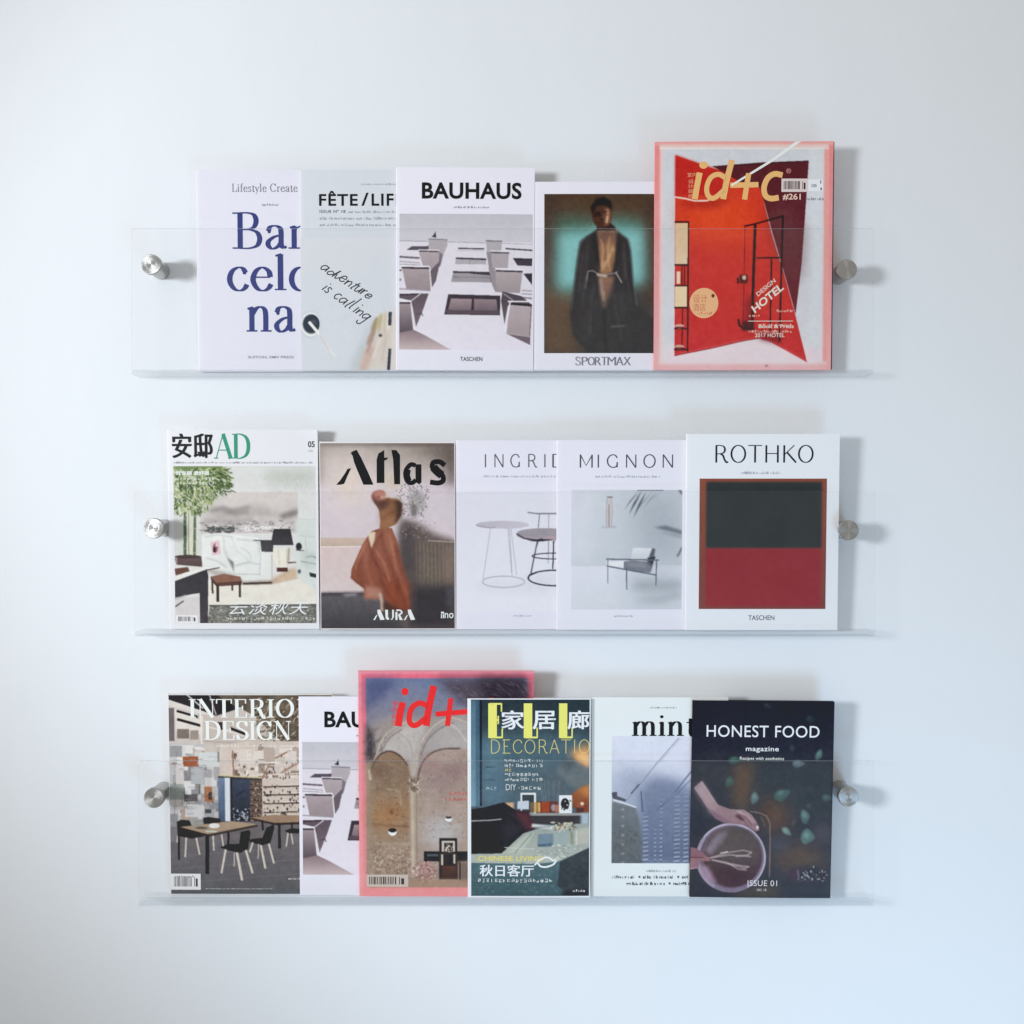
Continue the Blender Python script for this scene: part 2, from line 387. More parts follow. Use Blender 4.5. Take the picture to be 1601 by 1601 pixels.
# pen letters: (advance, strokes); stroke = (kind, weight, points): l straight, c curve; weight v follows direction,
# 1 thick, 0 hairline; s = serif (x, y, half width)
GL = {
 'I': (.42, [('l', 1, [(.2, 0), (.2, 1)]), ('s', .2, 0, .17), ('s', .2, 1, .17)]),
 'N': (.92, [('l', 0, [(.15, 0), (.15, 1)]), ('l', 1, [(.15, 1), (.77, 0)]), ('l', 0, [(.77, 0), (.77, 1)]), ('s', .15, 0, .13), ('s', .1, 1, .1), ('s', .77, 1, .13)]),
 'T': (.82, [('l', 1, [(.4, 0), (.4, 1)]), ('l', 0, [(.03, .985), (.77, .985)]), ('k', 0, [(.035, 1), (.035, .76)]), ('k', 0, [(.765, 1), (.765, .76)]), ('s', .4, 0, .17)]),
 'E': (.76, [('l', 1, [(.2, 0), (.2, 1)]), ('l', 0, [(.08, .985), (.64, .985)]), ('l', 0, [(.2, .52), (.48, .52)]), ('l', 0, [(.08, .015), (.68, .015)]), ('k', 0, [(.635, 1), (.635, .76)]), ('k', 0, [(.675, 0), (.675, .27)]), ('k', 0, [(.48, .4), (.48, .64)])]),
 'R': (.88, [('l', 1, [(.2, 0), (.2, 1)]), ('c', 'v', [(.2, .985), (.42, .985), (.6, .92), (.66, .75), (.6, .58), (.42, .51), (.2, .505)]), ('c', 1, [(.44, .49), (.56, .4), (.64, .18), (.74, .02), (.84, .04)]), ('s', .2, 0, .17), ('s', .14, 1, .1)]),
 'O': (.94, [('o', 'v', ell_pts(.47, .5, .37, .49, n=17))]),
 'D': (.92, [('l', 1, [(.2, 0), (.2, 1)]), ('c', 'v', [(.2, .985), (.42, .985), (.66, .88), (.78, .66), (.78, .34), (.66, .12), (.42, .015), (.2, .015)]), ('s', .13, 0, .1), ('s', .13, 1, .1)]),
 'S': (.72, [('c', 'v', [(.6, .76), (.53, .92), (.36, .985), (.19, .92), (.13, .76), (.2, .63), (.38, .53), (.55, .42), (.62, .26), (.55, .08), (.37, .015), (.2, .06), (.1, .25)]), ('k', 0, [(.61, 1), (.61, .72)]), ('k', 0, [(.1, 0), (.1, .3)])]),
 'G': (.92, [('c', 'v', [(.74, .74), (.64, .92), (.46, .985), (.26, .9), (.12, .68), (.1, .5), (.13, .3), (.27, .09), (.46, .015), (.64, .06), (.74, .2)]), ('l', 1, [(.74, .03), (.74, .42)]), ('s', .74, .42, .14), ('k', 0, [(.745, 1), (.745, .7)])]),
 'C': (.84, [('c', 'v', [(.74, .74), (.64, .92), (.46, .985), (.26, .9), (.12, .68), (.1, .5), (.13, .3), (.27, .09), (.46, .015), (.64, .08), (.75, .24)]), ('k', 0, [(.745, 1), (.745, .7)])]),
 'L': (.72, [('l', 1, [(.2, 0), (.2, 1)]), ('l', 0, [(.08, .015), (.66, .015)]), ('k', 0, [(.655, 0), (.655, .3)]), ('s', .2, 1, .15)]),
 'A': (.86, [('l', 0, [(.08, 0), (.42, 1)]), ('l', 1, [(.42, 1), (.78, 0)]), ('l', 0, [(.2, .34), (.64, .34)]), ('s', .08, 0, .11), ('s', .78, 0, .14)]),
 'B': (.82, [('l', 1, [(.22, 0), (.22, 1)]), ('c', 'v', [(.2, .985), (.42, .985), (.58, .93), (.64, .77), (.58, .6), (.42, .535), (.2, .53)]), ('c', 'v', [(.3, .53), (.46, .53), (.66, .45), (.73, .27), (.66, .09), (.46, .015), (.2, .015)]), ('s', .14, 0, .12), ('s', .14, 1, .12)]),
 'H': (.92, [('l', 1, [(.15, 0), (.15, 1)]), ('l', 1, [(.77, 0), (.77, 1)]), ('l', 0, [(.15, .52), (.77, .52)])]),
 'K': (.82, [('l', 1, [(.16, 0), (.16, 1)]), ('l', 0, [(.7, 1), (.2, .48)]), ('l', 1, [(.32, .58), (.8, 0)])]),
 'a': (.58, [('c', 'v', [(.1, .48), (.16, .6), (.29, .63), (.41, .57), (.44, .43), (.44, .14), (.49, .03), (.58, .06)]), ('c', 'v', [(.44, .38), (.25, .32), (.11, .2), (.11, .08), (.21, 0), (.35, .06), (.44, .18)]), ('d', .13, .47, .045)]),
 'r': (.46, [('l', 1, [(.17, 0), (.17, .62)]), ('c', 0, [(.17, .42), (.25, .57), (.36, .62), (.42, .58)]), ('s', .17, 0, .15), ('k', 0, [(.06, .58), (.2, .62)]), ('d', .4, .56, .05)]),
 'c': (.54, [('c', 'v', [(.47, .48), (.4, .6), (.29, .63), (.15, .54), (.08, .36), (.1, .18), (.2, .03), (.33, -.01), (.44, .05), (.5, .16)]), ('d', .44, .48, .045)]),
 'e': (.57, [('l', 0, [(.1, .36), (.5, .36)]), ('c', 'v', [(.5, .36), (.46, .53), (.31, .63), (.16, .54), (.08, .34), (.11, .16), (.21, .02), (.34, -.01), (.45, .05), (.52, .17)])]),
 'l': (.31, [('l', 1, [(.15, 0), (.15, 1)]), ('s', .15, 0, .14), ('k', 0, [(.03, .95), (.17, 1)])]),
 'o': (.62, [('o', 'v', ell_pts(.31, .31, .23, .32, n=17))]),
 'n': (.68, [('l', 1, [(.16, 0), (.16, .62)]), ('c', 'v', [(.16, .42), (.27, .58), (.38, .63), (.48, .58), (.52, .44), (.52, 0)]), ('s', .16, 0, .14), ('s', .53, 0, .14), ('k', 0, [(.05, .58), (.19, .62)])]),
 'm': (1.02, [('l', 1, [(.16, 0), (.16, .62)]), ('c', 'v', [(.16, .42), (.26, .58), (.36, .63), (.46, .58), (.5, .44), (.5, 0)]), ('c', 'v', [(.5, .42), (.6, .58), (.7, .63), (.8, .58), (.84, .44), (.84, 0)]), ('s', .16, 0, .14), ('s', .5, 0, .13), ('s', .85, 0, .14), ('k', 0, [(.05, .58), (.19, .62)])]),
 'i': (.31, [('l', 1, [(.15, 0), (.15, .62)]), ('s', .15, 0, .14), ('k', 0, [(.04, .58), (.18, .62)]), ('d', .14, .86, .07)]),
 't': (.38, [('c', 1, [(.18, .78), (.18, .4), (.18, .14), (.23, .02), (.36, .05)]), ('l', 0, [(.04, .6), (.36, .6)])]),
 'f': (.36, [('c', 'v', [(.4, .95), (.31, 1.0), (.21, .93), (.17, .75), (.17, .4), (.17, 0)]), ('l', 0, [(.04, .6), (.36, .6)]), ('s', .17, 0, .14)]),
 's': (.46, [('c', 'v', [(.38, .5), (.32, .61), (.22, .63), (.11, .55), (.12, .43), (.26, .33), (.38, .22), (.38, .08), (.26, 0), (.14, .02), (.07, .14)])]),
 'y': (.54, [('l', 1, [(.07, .62), (.28, .02)]), ('c', 0, [(.48, .62), (.28, .02), (.18, -.22), (.07, -.22)]), ('s', .07, .62, .1), ('s', .47, .62, .1)]),
 ' ': (.32, []),
}
def catmull(P, closed=False, n=8):
    P = [np.array(p, float) for p in P]
    if closed: P = P[:-1] if np.allclose(P[0], P[-1]) else P; Q = [P[-1]] + P + [P[0], P[1]]
    else: Q = [2 * P[0] - P[1]] + P + [2 * P[-1] - P[-2]]
    out = []
    for i in range(1, len(Q) - 2):
        a, b, c, d = Q[i - 1:i + 3]
        for t in np.linspace(0, 1, n, endpoint=False):
            out.append(.5 * (2 * b + (c - a) * t + (2 * a - 5 * b + 4 * c - d) * t * t + (3 * b - a - 3 * c + d) * t ** 3))
    out.append(Q[-2]); return np.array(out)
def ribbon(pts, width):
    """flat band along a path; width is a function of the unit direction or a number"""
    pts = np.asarray(pts, float); d = np.gradient(pts, axis=0); L = np.hypot(d[:, 0], d[:, 1]); L[L < 1e-9] = 1; d = d / L[:, None]
    w = np.array([width(u) for u in d]) if callable(width) else np.full(len(pts), float(width))
    nrm = np.stack([-d[:, 1], d[:, 0]], 1) * w[:, None] / 2
    v = np.concatenate([pts + nrm, pts - nrm]); n = len(pts)
    f = [(i, i + n, i + n + 1, i + 1) for i in range(n - 1)]
    return v, f
def pen_mesh(txt, thick=.16, thin=.035, serif=True, track=0.0):
    """list of pieces (verts, faces) of serif lettering; each stroke is a piece of its own"""
    out = []; x = 0
    for ch in txt:
        adv, strokes = GL[ch]
        for st in strokes:
            k = st[0]
            if k == 's':
                if not serif: continue
                _, sx, sy, hw = st; t = thin * .5
                yy = (0, thin) if sy < .01 else (sy - thin, sy)
                v = np.array([(sx - hw, yy[0]), (sx + hw, yy[0]), (sx + hw, yy[1]), (sx - hw, yy[1])]); f = [(0, 1, 2, 3)]
            elif k == 'd':
                if not serif: continue
                _, sx, sy, r = st
                v = np.array([(sx + r * math.cos(a), sy + r * math.sin(a)) for a in np.linspace(0, 2 * math.pi, 16, endpoint=False)]); f = [tuple(range(16))]
            else:
                if k == 'k':
                    if not serif: continue
                    P = np.array(st[2], float); wd = thin * 1.4
                    v, f = ribbon(P, wd)
                else:
                    W = st[1]
                    wf = (lambda u: thin + (thick - thin) * abs(u[1]) ** 1.3) if W == 'v' else thin + (thick - thin) * W
                    P = np.array(st[2], float) if k == 'l' else catmull(st[2], k == 'o')
                    v, f = ribbon(P, wf)
            out.append((v + np.array([x, 0]), f))
        x += adv + track
    return out
HAND = {
 'a': (1.1, [[(.8, .9), (.3, 1), (0, .5), (.3, 0), (.8, .6), (.8, 1), (.9, 0)]]), 'd': (1.15, [[(.8, .7), (.3, 1), (0, .4), (.3, 0), (.8, .6), (.95, 2), (.95, 0)]]),
 'v': (.9, [[(0, 1), (.35, 0), (.8, 1)]]), 'e': (.9, [[(0, .5), (.7, .6), (.5, 1), (.1, .8), (.05, .2), (.4, 0), (.8, .3)]]),
 'n': (1.0, [[(0, 1), (.1, 0), (.15, .7), (.5, 1), (.7, .7), (.75, 0)]]), 't': (.7, [[(.35, 2), (.2, .1), (.4, 0)], [(0, 1.3), (.75, 1.4)]]),
 'u': (1.0, [[(0, 1), (.05, .2), (.3, 0), (.6, .4), (.7, 1), (.75, 0)]]), 'r': (.75, [[(0, 1), (.1, 0), (.15, .7), (.5, 1)]]),
 'i': (.45, [[(.1, 1), (.1, 0)], [(.15, 1.45), (.17, 1.6)]]), 's': (.8, [[(.6, .9), (.2, 1), (.1, .7), (.5, .3), (.4, 0), (0, .1)]]),
 'c': (.9, [[(.7, .9), (.3, 1), (0, .5), (.3, 0), (.7, .2)]]), 'l': (.75, [[(.2, 2.0), (.1, .2), (.3, 0)]]),
 'g': (1.0, [[(.8, .9), (.3, 1), (0, .5), (.3, .1), (.8, .6), (.8, 1), (.75, -.8), (.3, -1), (.1, -.6)]]), ' ': (.8, [])}

# ------------------------------------------------------------------ a magazine
LEAN = math.radians(2.4)
BASE_LAYER, LAYER_STEP = 0.0080, 0.0048
class Magazine:
    def __init__(s, name, label, cat, x0, y0, x1, y1, row, layer, thick=.0044, cover=(220, 222, 238), rot=0.0, bow=.0008, curl=0.0, group=None, k=1.0, edge=None, edge_out=-.0009):
        s.px0, s.py0, s.px1, s.py1 = x0, y0, x1, y1
        s.yb = -(BASE_LAYER + LAYER_STEP * layer)
        ym = s.yb - math.tan(LEAN) * .14
        s.sc = MPP * (ym - CAM_Y) / DIST
        cx = (x0 + x1) / 2
        p = px(cx, y1, ym)
        s.z0 = SHELF_Z[row] + .0004
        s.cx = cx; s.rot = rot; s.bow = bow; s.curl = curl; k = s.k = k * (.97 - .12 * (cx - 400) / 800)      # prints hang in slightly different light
        s.root = empty(name, (p.x, s.yb, s.z0), label, cat, group)
        s.root.rotation_euler = (LEAN, rot, 0)
        s.w = (x1 - x0) * s.sc; s.h = p.z - s.z0 + (y1 - y0) * s.sc   # standing on the shelf floor
        s.h = (y1 - y0) * s.sc
        s.thick = thick; s.parts = {}; s.order = []; s.level = .00006
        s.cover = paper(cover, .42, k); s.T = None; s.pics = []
        s.edge = edge; s.edge_out = edge_out
        s.setcrop(0, 0, 1)
    def setcrop(s, ox, oy, sc): s.T = lambda X, Y: (ox + X / sc, oy + Y / sc)
    def f(s, lx, lz):
        """how far the cover bows out at a place (local metres)"""
        u = np.clip((lx + s.w / 2) / s.w, 0, 1); v = np.clip(lz / s.h, 0, 1)
        c = np.clip((u * s.w + v * s.h - s.w - s.h) / .03 + 1, 0, 1)          # lifted top right corner
        return -s.bow * (np.sin(u * math.pi) * .8 + .5 * u * u * v) - s.curl * c * c
    def loc(s, P):
        P = np.asarray(P, float); lx = (P[:, 0] - s.cx) * s.sc; lz = (s.py1 - P[:, 1]) * s.sc
        return lx, lz
    def put(s, part, P, faces, col, rough=.45):
        lx, lz = s.loc(P); s.level += 6e-7
        lift = {'title': .00026, 'small_print': .00022, 'barcode': .00019}.get(part.split('#')[0], .00024) + (s.level - .00006)
        v = np.stack([lx, s.f(lx, lz) - lift, lz], 1)
        d = s.parts.setdefault(part, dict(v=[], f=[], m=[], mats=[], n=0))
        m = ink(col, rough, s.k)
        if m not in d['mats']: d['mats'].append(m)
        mi = d['mats'].index(m)
        # keep faces turned to the viewer (-Y)
        fs = []
        for fc in faces:
            a = P[list(fc)]; area2 = np.sum(a[:, 0] * np.roll(a[:, 1], -1) - np.roll(a[:, 0], -1) * a[:, 1])
            fs.append(tuple(q + d['n'] for q in (fc if area2 < 0 else fc[::-1])))
        d['v'].append(v); d['f'] += fs; d['m'] += [mi] * len(fs); d['n'] += len(v)
    def uniq(s, part): s.nu = getattr(s, 'nu', 0) + 1; return '%s#%d' % (part, s.nu)
    # -- everything below takes crop coordinates
    def TP(s, P): return np.array([s.T(x, y) for x, y in P], float)
    def text(s, part, txt, X0, Y0, X1, Y1, col, weight=0., spacing=1., shear=0., ang=0., bold=0.):
        if bold:
            for dx, dy in ((0, 0), (bold, 0), (bold * .5, bold * .4)): s.text(part, txt, X0 + dx, Y0 + dy, X1 - bold + dx, Y1 - bold * .4 + dy, col, weight, spacing, shear, ang)
            return
        v, f = text_mesh(txt, weight, spacing, shear)
        if not len(v): return
        if part == 'small_print': part = s.uniq(part)
        a, b = v.min(0), v.max(0); w = np.maximum(b - a, 1e-6)
        q = (v - a) / w; Q = np.stack([X0 + q[:, 0] * (X1 - X0), Y1 - q[:, 1] * (Y1 - Y0)], 1)
        s.put(part, s.TP(s._rot(Q, ang, (X0, Y1))), f, col)
    @staticmethod
    def _rot(Q, ang, piv):
        if not ang: return Q
        c, n = math.cos(math.radians(ang)), math.sin(math.radians(ang)); d = np.asarray(Q) - np.array(piv)
        return np.stack([d[:, 0] * c - d[:, 1] * n, d[:, 0] * n + d[:, 1] * c], 1) + np.array(piv)
    def pen(s, part, txt, X0, Ytop, X1, Ybase, col, thick=.16, thin=.035, serif=True, track=0., cap=1.0):
        """Ytop is the height of 'cap' letter units above the base line"""
        pc = pen_mesh(txt, thick, thin, serif, track)
        xs = np.concatenate([v[:, 0] for v, f in pc]); a, b = xs.min(), xs.max()
        for v, f in pc:
            Q = np.stack([X0 + (v[:, 0] - a) / (b - a) * (X1 - X0), Ybase - v[:, 1] / cap * (Ybase - Ytop)], 1)
            s.put(part, s.TP(Q), f, col)
    def stroke(s, part, pts, w, col, curve=True):
        P = catmull(pts) if curve and len(pts) > 2 else np.array(pts, float)
        v, f = ribbon(P, w); s.put(part, s.TP(v), f, col)
    def shape(s, part, pts, col): s.put(part, s.TP(pts), [tuple(range(len(pts)))], col)
    def rect(s, part, X0, Y0, X1, Y1, col): s.shape(part, [(X0, Y0), (X1, Y0), (X1, Y1), (X0, Y1)], col)
    def disc(s, part, cx, cy, rx, ry, col): s.shape(part, [(cx + rx * math.cos(t), cy + ry * math.sin(t)) for t in np.linspace(0, 2 * math.pi, 32, endpoint=False)], col)
    def hand(s, part, txt, X, Y, ang, xh, adv, w, col):
        c, n = math.cos(math.radians(ang)), math.sin(math.radians(ang)); x = 0; r = random.Random(len(txt)); xh0 = xh; Y0 = Y
        for ch in txt:
            a, sts = HAND[ch]; xh = xh0 * r.uniform(.78, 1.25); Y = Y0 + r.uniform(-5, 5)       # an uneven hand
            for st in sts:
                P = [(X + (x + p[0] * adv) * c + p[1] * xh * n + p[1] * .34 * adv * c, Y + (x + p[0] * adv) * n + p[1] * .34 * adv * n - p[1] * xh * c) for p in st]
                s.stroke(part, P, w, col)
            x += a * adv
    def greek(s, part, X0, Y0, X1, Y1, col, seed=0, cjk=False, density=.72):
        """lettering too small to read in the photograph: rows of tiny marks in word groups"""
        r = random.Random(seed); h = Y1 - Y0; x = X0; V = []; F = []
        def q(a, b, c, d):
            n = len(V); V.extend([(a, b), (c, b), (c, d), (a, d)]); F.append((n, n + 1, n + 2, n + 3))
        while x < X1 - h * .4:
            if cjk:
                g = h * .92; t = h * .13
                if r.random() < .75:
                    for yy in sorted(r.sample((0, .22, .44, .66, .86), r.randint(2, 3))): q(x + g * r.uniform(0, .25), Y0 + h * yy, x + g * r.uniform(.7, 1), Y0 + h * yy + t * .8)
                for xx in r.sample((.08, .3, .5, .7, .86), r.randint(1, 3)): q(x + g * xx, Y0 + h * r.uniform(0, .4), x + g * xx + t, Y0 + h * r.uniform(.6, 1))
                x += h * 1.12
            else:
                for _ in range(r.randint(3, 8)):
                    if x > X1 - h * .4: break
                    g = h * r.uniform(.35, .6); t = r.choice((0, .3, .3))
                    q(x, Y0 + h * t, x + h * .16, Y1); 
                    if r.random() < .7: q(x + h * .18, Y0 + h * r.choice((t, .6)), x + g, Y0 + h * r.choice((.8, .75)) if False else Y1 - h * r.choice((0, .3)))
                    x += g + h * .14
                x += h * .4
        if V: s.put(s.uniq(part) if part == 'small_print' else part, s.TP(V), F, col)
    def bars(s, X0, Y0, X1, Y1, col=(40, 40, 44), bgc=(226, 228, 236), seed=1, pad=.1):
        s.rect('barcode', X0, Y0, X1, Y1, bgc)
        r = random.Random(seed); w = X1 - X0; h = Y1 - Y0; x = X0 + w * pad
        while x < X1 - w * .3:
            t = r.choice((.012, .02, .03)) * w; s.rect('barcode', x, Y0 + h * .18, x + t, Y1 - h * .2, col); x += t + r.choice((.012, .02, .025)) * w
        s.rect('barcode', X1 - w * .22, Y0 + h * .2, X1 - w * .2, Y1 - h * .2, col); s.rect('barcode', X1 - w * .17, Y0 + h * .3, X1 - w * .1, Y1 - h * .2, col)
    def canvas(s, X0, Y0, X1, Y1, base, seed=1):
        c = Canvas(s.T, X0, Y0, X1, Y1, base, seed); s.pics.append(c); return c
    def build(s):
        W, H, t = s.w, s.h, s.thick; r = min(.0016, t * .4)
        # cover sheet: front, rounded spine on the left, back
        prof = []
        nx = 36
        xs = np.linspace(W / 2, -W / 2 + r, nx)
        for x in xs: prof.append((x, 0))
        for a in np.linspace(0, 90, 6)[1:]: prof.append((-W / 2 + r - r * math.sin(math.radians(a)), r - r * math.cos(math.radians(a))))
        for a in np.linspace(0, 90, 6): prof.append((-W / 2 + r - r * math.cos(math.radians(a)), t - r + r * math.sin(math.radians(a))))
        prof.append((W / 2, t))
        nz = 36; V = []; F = []
        for j in range(nz + 1):
            z = H * j / nz
            for i, (x, y) in enumerate(prof):
                V.append((x, y + (s.f(x, z) if y < t * .5 else 0), z))
        n = len(prof)
        for j in range(nz):
            for i in range(n - 1):
                F.append((j * n + i, (j + 1) * n + i, (j + 1) * n + i + 1, j * n + i + 1))
        mats = [s.cover]; midx = None
        cov = link_mesh('cover', V, F, mats, midx, s.root, smooth=True)
        # page block
        bm = bmesh.new(); bmesh.ops.create_cube(bm, size=1)
        for v in bm.verts:
            v.co = Vector((-W / 2 + .0012 if v.co.x < 0 else W / 2 + s.edge_out, .0004 if v.co.y < 0 else t - .0004, .0006 if v.co.z < 0 else H - .0006))
        bm_obj('page_block', bm, s.edge or page_edge(), s.root)
        for c in s.pics: s.mesh_picture(c, cov)
        for part, d in s.parts.items():
            link_mesh(part.split('#')[0], np.concatenate(d['v']), d['f'], d['mats'], d['m'], cov)
        return s.root
    def mesh_picture(s, c, cov):
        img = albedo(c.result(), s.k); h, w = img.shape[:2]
        X, Y = np.meshgrid(np.linspace(c.x0, c.x1, w), np.linspace(c.y0, c.y1, h))
        lx = (X - s.cx) * s.sc; lz = (s.py1 - Y) * s.sc
        V = np.stack([lx, s.f(lx, lz) - .00012, lz], -1).reshape(-1, 3).astype(np.float32)
        me = bpy.data.meshes.new('cover_picture')
        nv = w * h; nf = (w - 1) * (h - 1)
        me.vertices.add(nv); me.vertices.foreach_set('co', V.ravel())
        idx = np.arange(nv).reshape(h, w)
        q = np.stack([idx[:-1, :-1], idx[1:, :-1], idx[1:, 1:], idx[:-1, 1:]], -1).reshape(-1).astype(np.int32)
        me.loops.add(nf * 4); me.loops.foreach_set('vertex_index', q)
        me.polygons.add(nf); me.polygons.foreach_set('loop_start', np.arange(0, nf * 4, 4, dtype=np.int32))
        me.update(calc_edges=True)
        at = me.color_attributes.new('Col', 'FLOAT_COLOR', 'POINT')
        rgba = np.ones((nv, 4), np.float32); rgba[:, :3] = img.reshape(-1, 3); at.data.foreach_set('color', rgba.ravel())
        me.materials.append(printed()); me.validate()
        o = bpy.data.objects.new('cover_picture', me); COL.objects.link(o); o.parent = cov

def dup_tree(o, parent=None):
    c = o.copy(); COL.objects.link(c)
    if parent: c.parent = parent
    for ch in list(o.children): dup_tree(ch, c)
    return c

# ================================================================== TOP SHELF
GREY = (150, 152, 164); DARK = (44, 44, 54)
GP = None
def barcelona():
    m = Magazine('magazine', 'white magazine with big navy serif letters split over three lines', 'magazine', 308, 262, 520, 575, 0, 0, cover=(219, 222, 240), bow=.0006)
    m.setcrop(180, 220, 4.0033)
    m.pen('small_print', 'Lifestyle Create', 737, 255, 1147, 305, (120, 120, 138), .11, .05, track=.05)
    m.greek('small_print', 925, 378, 1025, 392, (140, 140, 155), 3)
    N = (60, 68, 126)
    m.pen('title#1', 'Bar', 738, 432, 1190, 657, N, .135, .04, track=.03)
    m.pen('title#2', 'celo', 700, 690, 1240, 914, N, .135, .04, track=.03)
    m.pen('title#3', 'na', 820, 1018, 1128, 1172, N, .135, .04, track=.03, cap=.63)
    m.text('small_print', 'SUITON, EMV PRESS', 826, 1323, 1114, 1341, (130, 130, 146), .005)
    return m.build()
def fete():
    m = Magazine('magazine', 'pale grey magazine printed with a coffee cup, a hand and black handwriting', 'magazine', 470, 264, 682, 576, 0, 1, cover=(205, 212, 224), bow=.0008)
    m.setcrop(440, 240, 4.2136)
    c = m.canvas(128, 540, 1018, 1410, (203, 211, 224), 2); c.grain = 3.0
    c.rect(128, 540, 1018, 1000, (206, 212, 225), to=(202, 211, 224), axis=1)
    c.ell(190, 1112, 66, 82, (176, 188, 198), blur=3, alpha=.7)
    c.ell(192, 1108, 64, 78, (222, 228, 234)); c.ell(195, 1106, 58, 66, (130, 140, 150)); c.ell(197, 1104, 54, 60, (50, 60, 74))
    c.ell(210, 1092, 22, 18, (72, 84, 96), blur=2)
    c.line([(178, 1096), (240, 1170), (300, 1250), (352, 1318)], 9, (226, 224, 224)); c.line([(184, 1092), (246, 1166)], 16, (232, 230, 230)); c.line([(250, 1180), (310, 1268)], 4, (190, 170, 170))
    c.poly([(430, 1410), (520, 1230), (600, 1080), (560, 1300), (540, 1410)], (178, 190, 200), blur=6, alpha=.8)
    c.poly([(640, 1090), (735, 1060), (735, 1400), (510, 1410), (540, 1310), (575, 1220), (605, 1150)], (204, 196, 190), blur=3, to=(206, 200, 198))
    c.poly([(570, 1230), (620, 1260), (560, 1410), (508, 1410), (536, 1310)], (196, 172, 164), blur=3)
    for x, y, rx, ry, r, k in [(612, 1110, 15, 52, 22, (158, 148, 122)), (640, 1090, 16, 58, 18, (188, 178, 140)), (672, 1080, 17, 60, 12, (206, 198, 180)), (704, 1090, 16, 58, 6, (222, 214, 206)), (588, 1190, 16, 60, 24, (170, 146, 134))]: c.ell(x, y, rx, ry, k, rot=r, blur=1.5)
    for a, b, w, k in [((627, 1060), (604, 1180), 5, (128, 118, 88)), ((658, 1050), (640, 1160), 5, (150, 142, 100)), ((690, 1045), (676, 1170), 4, (160, 150, 140)), ((600, 1200), (560, 1290), 9, (150, 124, 116)), ((650, 1190), (600, 1330), 14, (224, 216, 212)), ((690, 1180), (660, 1340), 12, (190, 182, 176))]: c.line([a, b], w, k, blur=1.5, alpha=.85)
    c.ell(650, 1180, 12, 10, (84, 78, 74), blur=.8)
    c.line([(716, 1030), (712, 1110)], 22, (52, 58, 72)); c.line([(712, 1270), (702, 1410)], 20, (60, 64, 78))
    c.poly([(735, 1000), (1018, 960), (1018, 1410), (735, 1410)], (205, 200, 198), blur=4); c.noise(5, 3, (400, 1000, 1018, 1410))
    K = (28, 30, 40); m.text('title', 'FÊTE', 252, 238, 506, 335, K, .02, 1.12); m.text('title', '/', 530, 250, 578, 335, K, .012); m.text('title', 'LIFE', 597, 256, 806, 335, K, .02, 1.14)
    m.greek('small_print', 530, 190, 900, 200, (160, 165, 178), 2)
    m.text('small_print', 'ISSUE Nº 18', 255, 362, 425, 381, (80, 84, 98), .01, 1.1)
    m.greek('small_print', 445, 366, 900, 382, (158, 163, 176), 4)
    for i, y in enumerate((407, 450)): m.greek('small_print', 255, y, 900, y + 18, (160, 165, 178), 7 + i)
    m.hand('handwriting', 'adventure', 252, 742, 32.5, 38, 46, 7, (52, 56, 68))
    m.hand('handwriting', 'is calling', 262, 880, 35, 40, 45, 7, (52, 56, 68))
    return m.build()
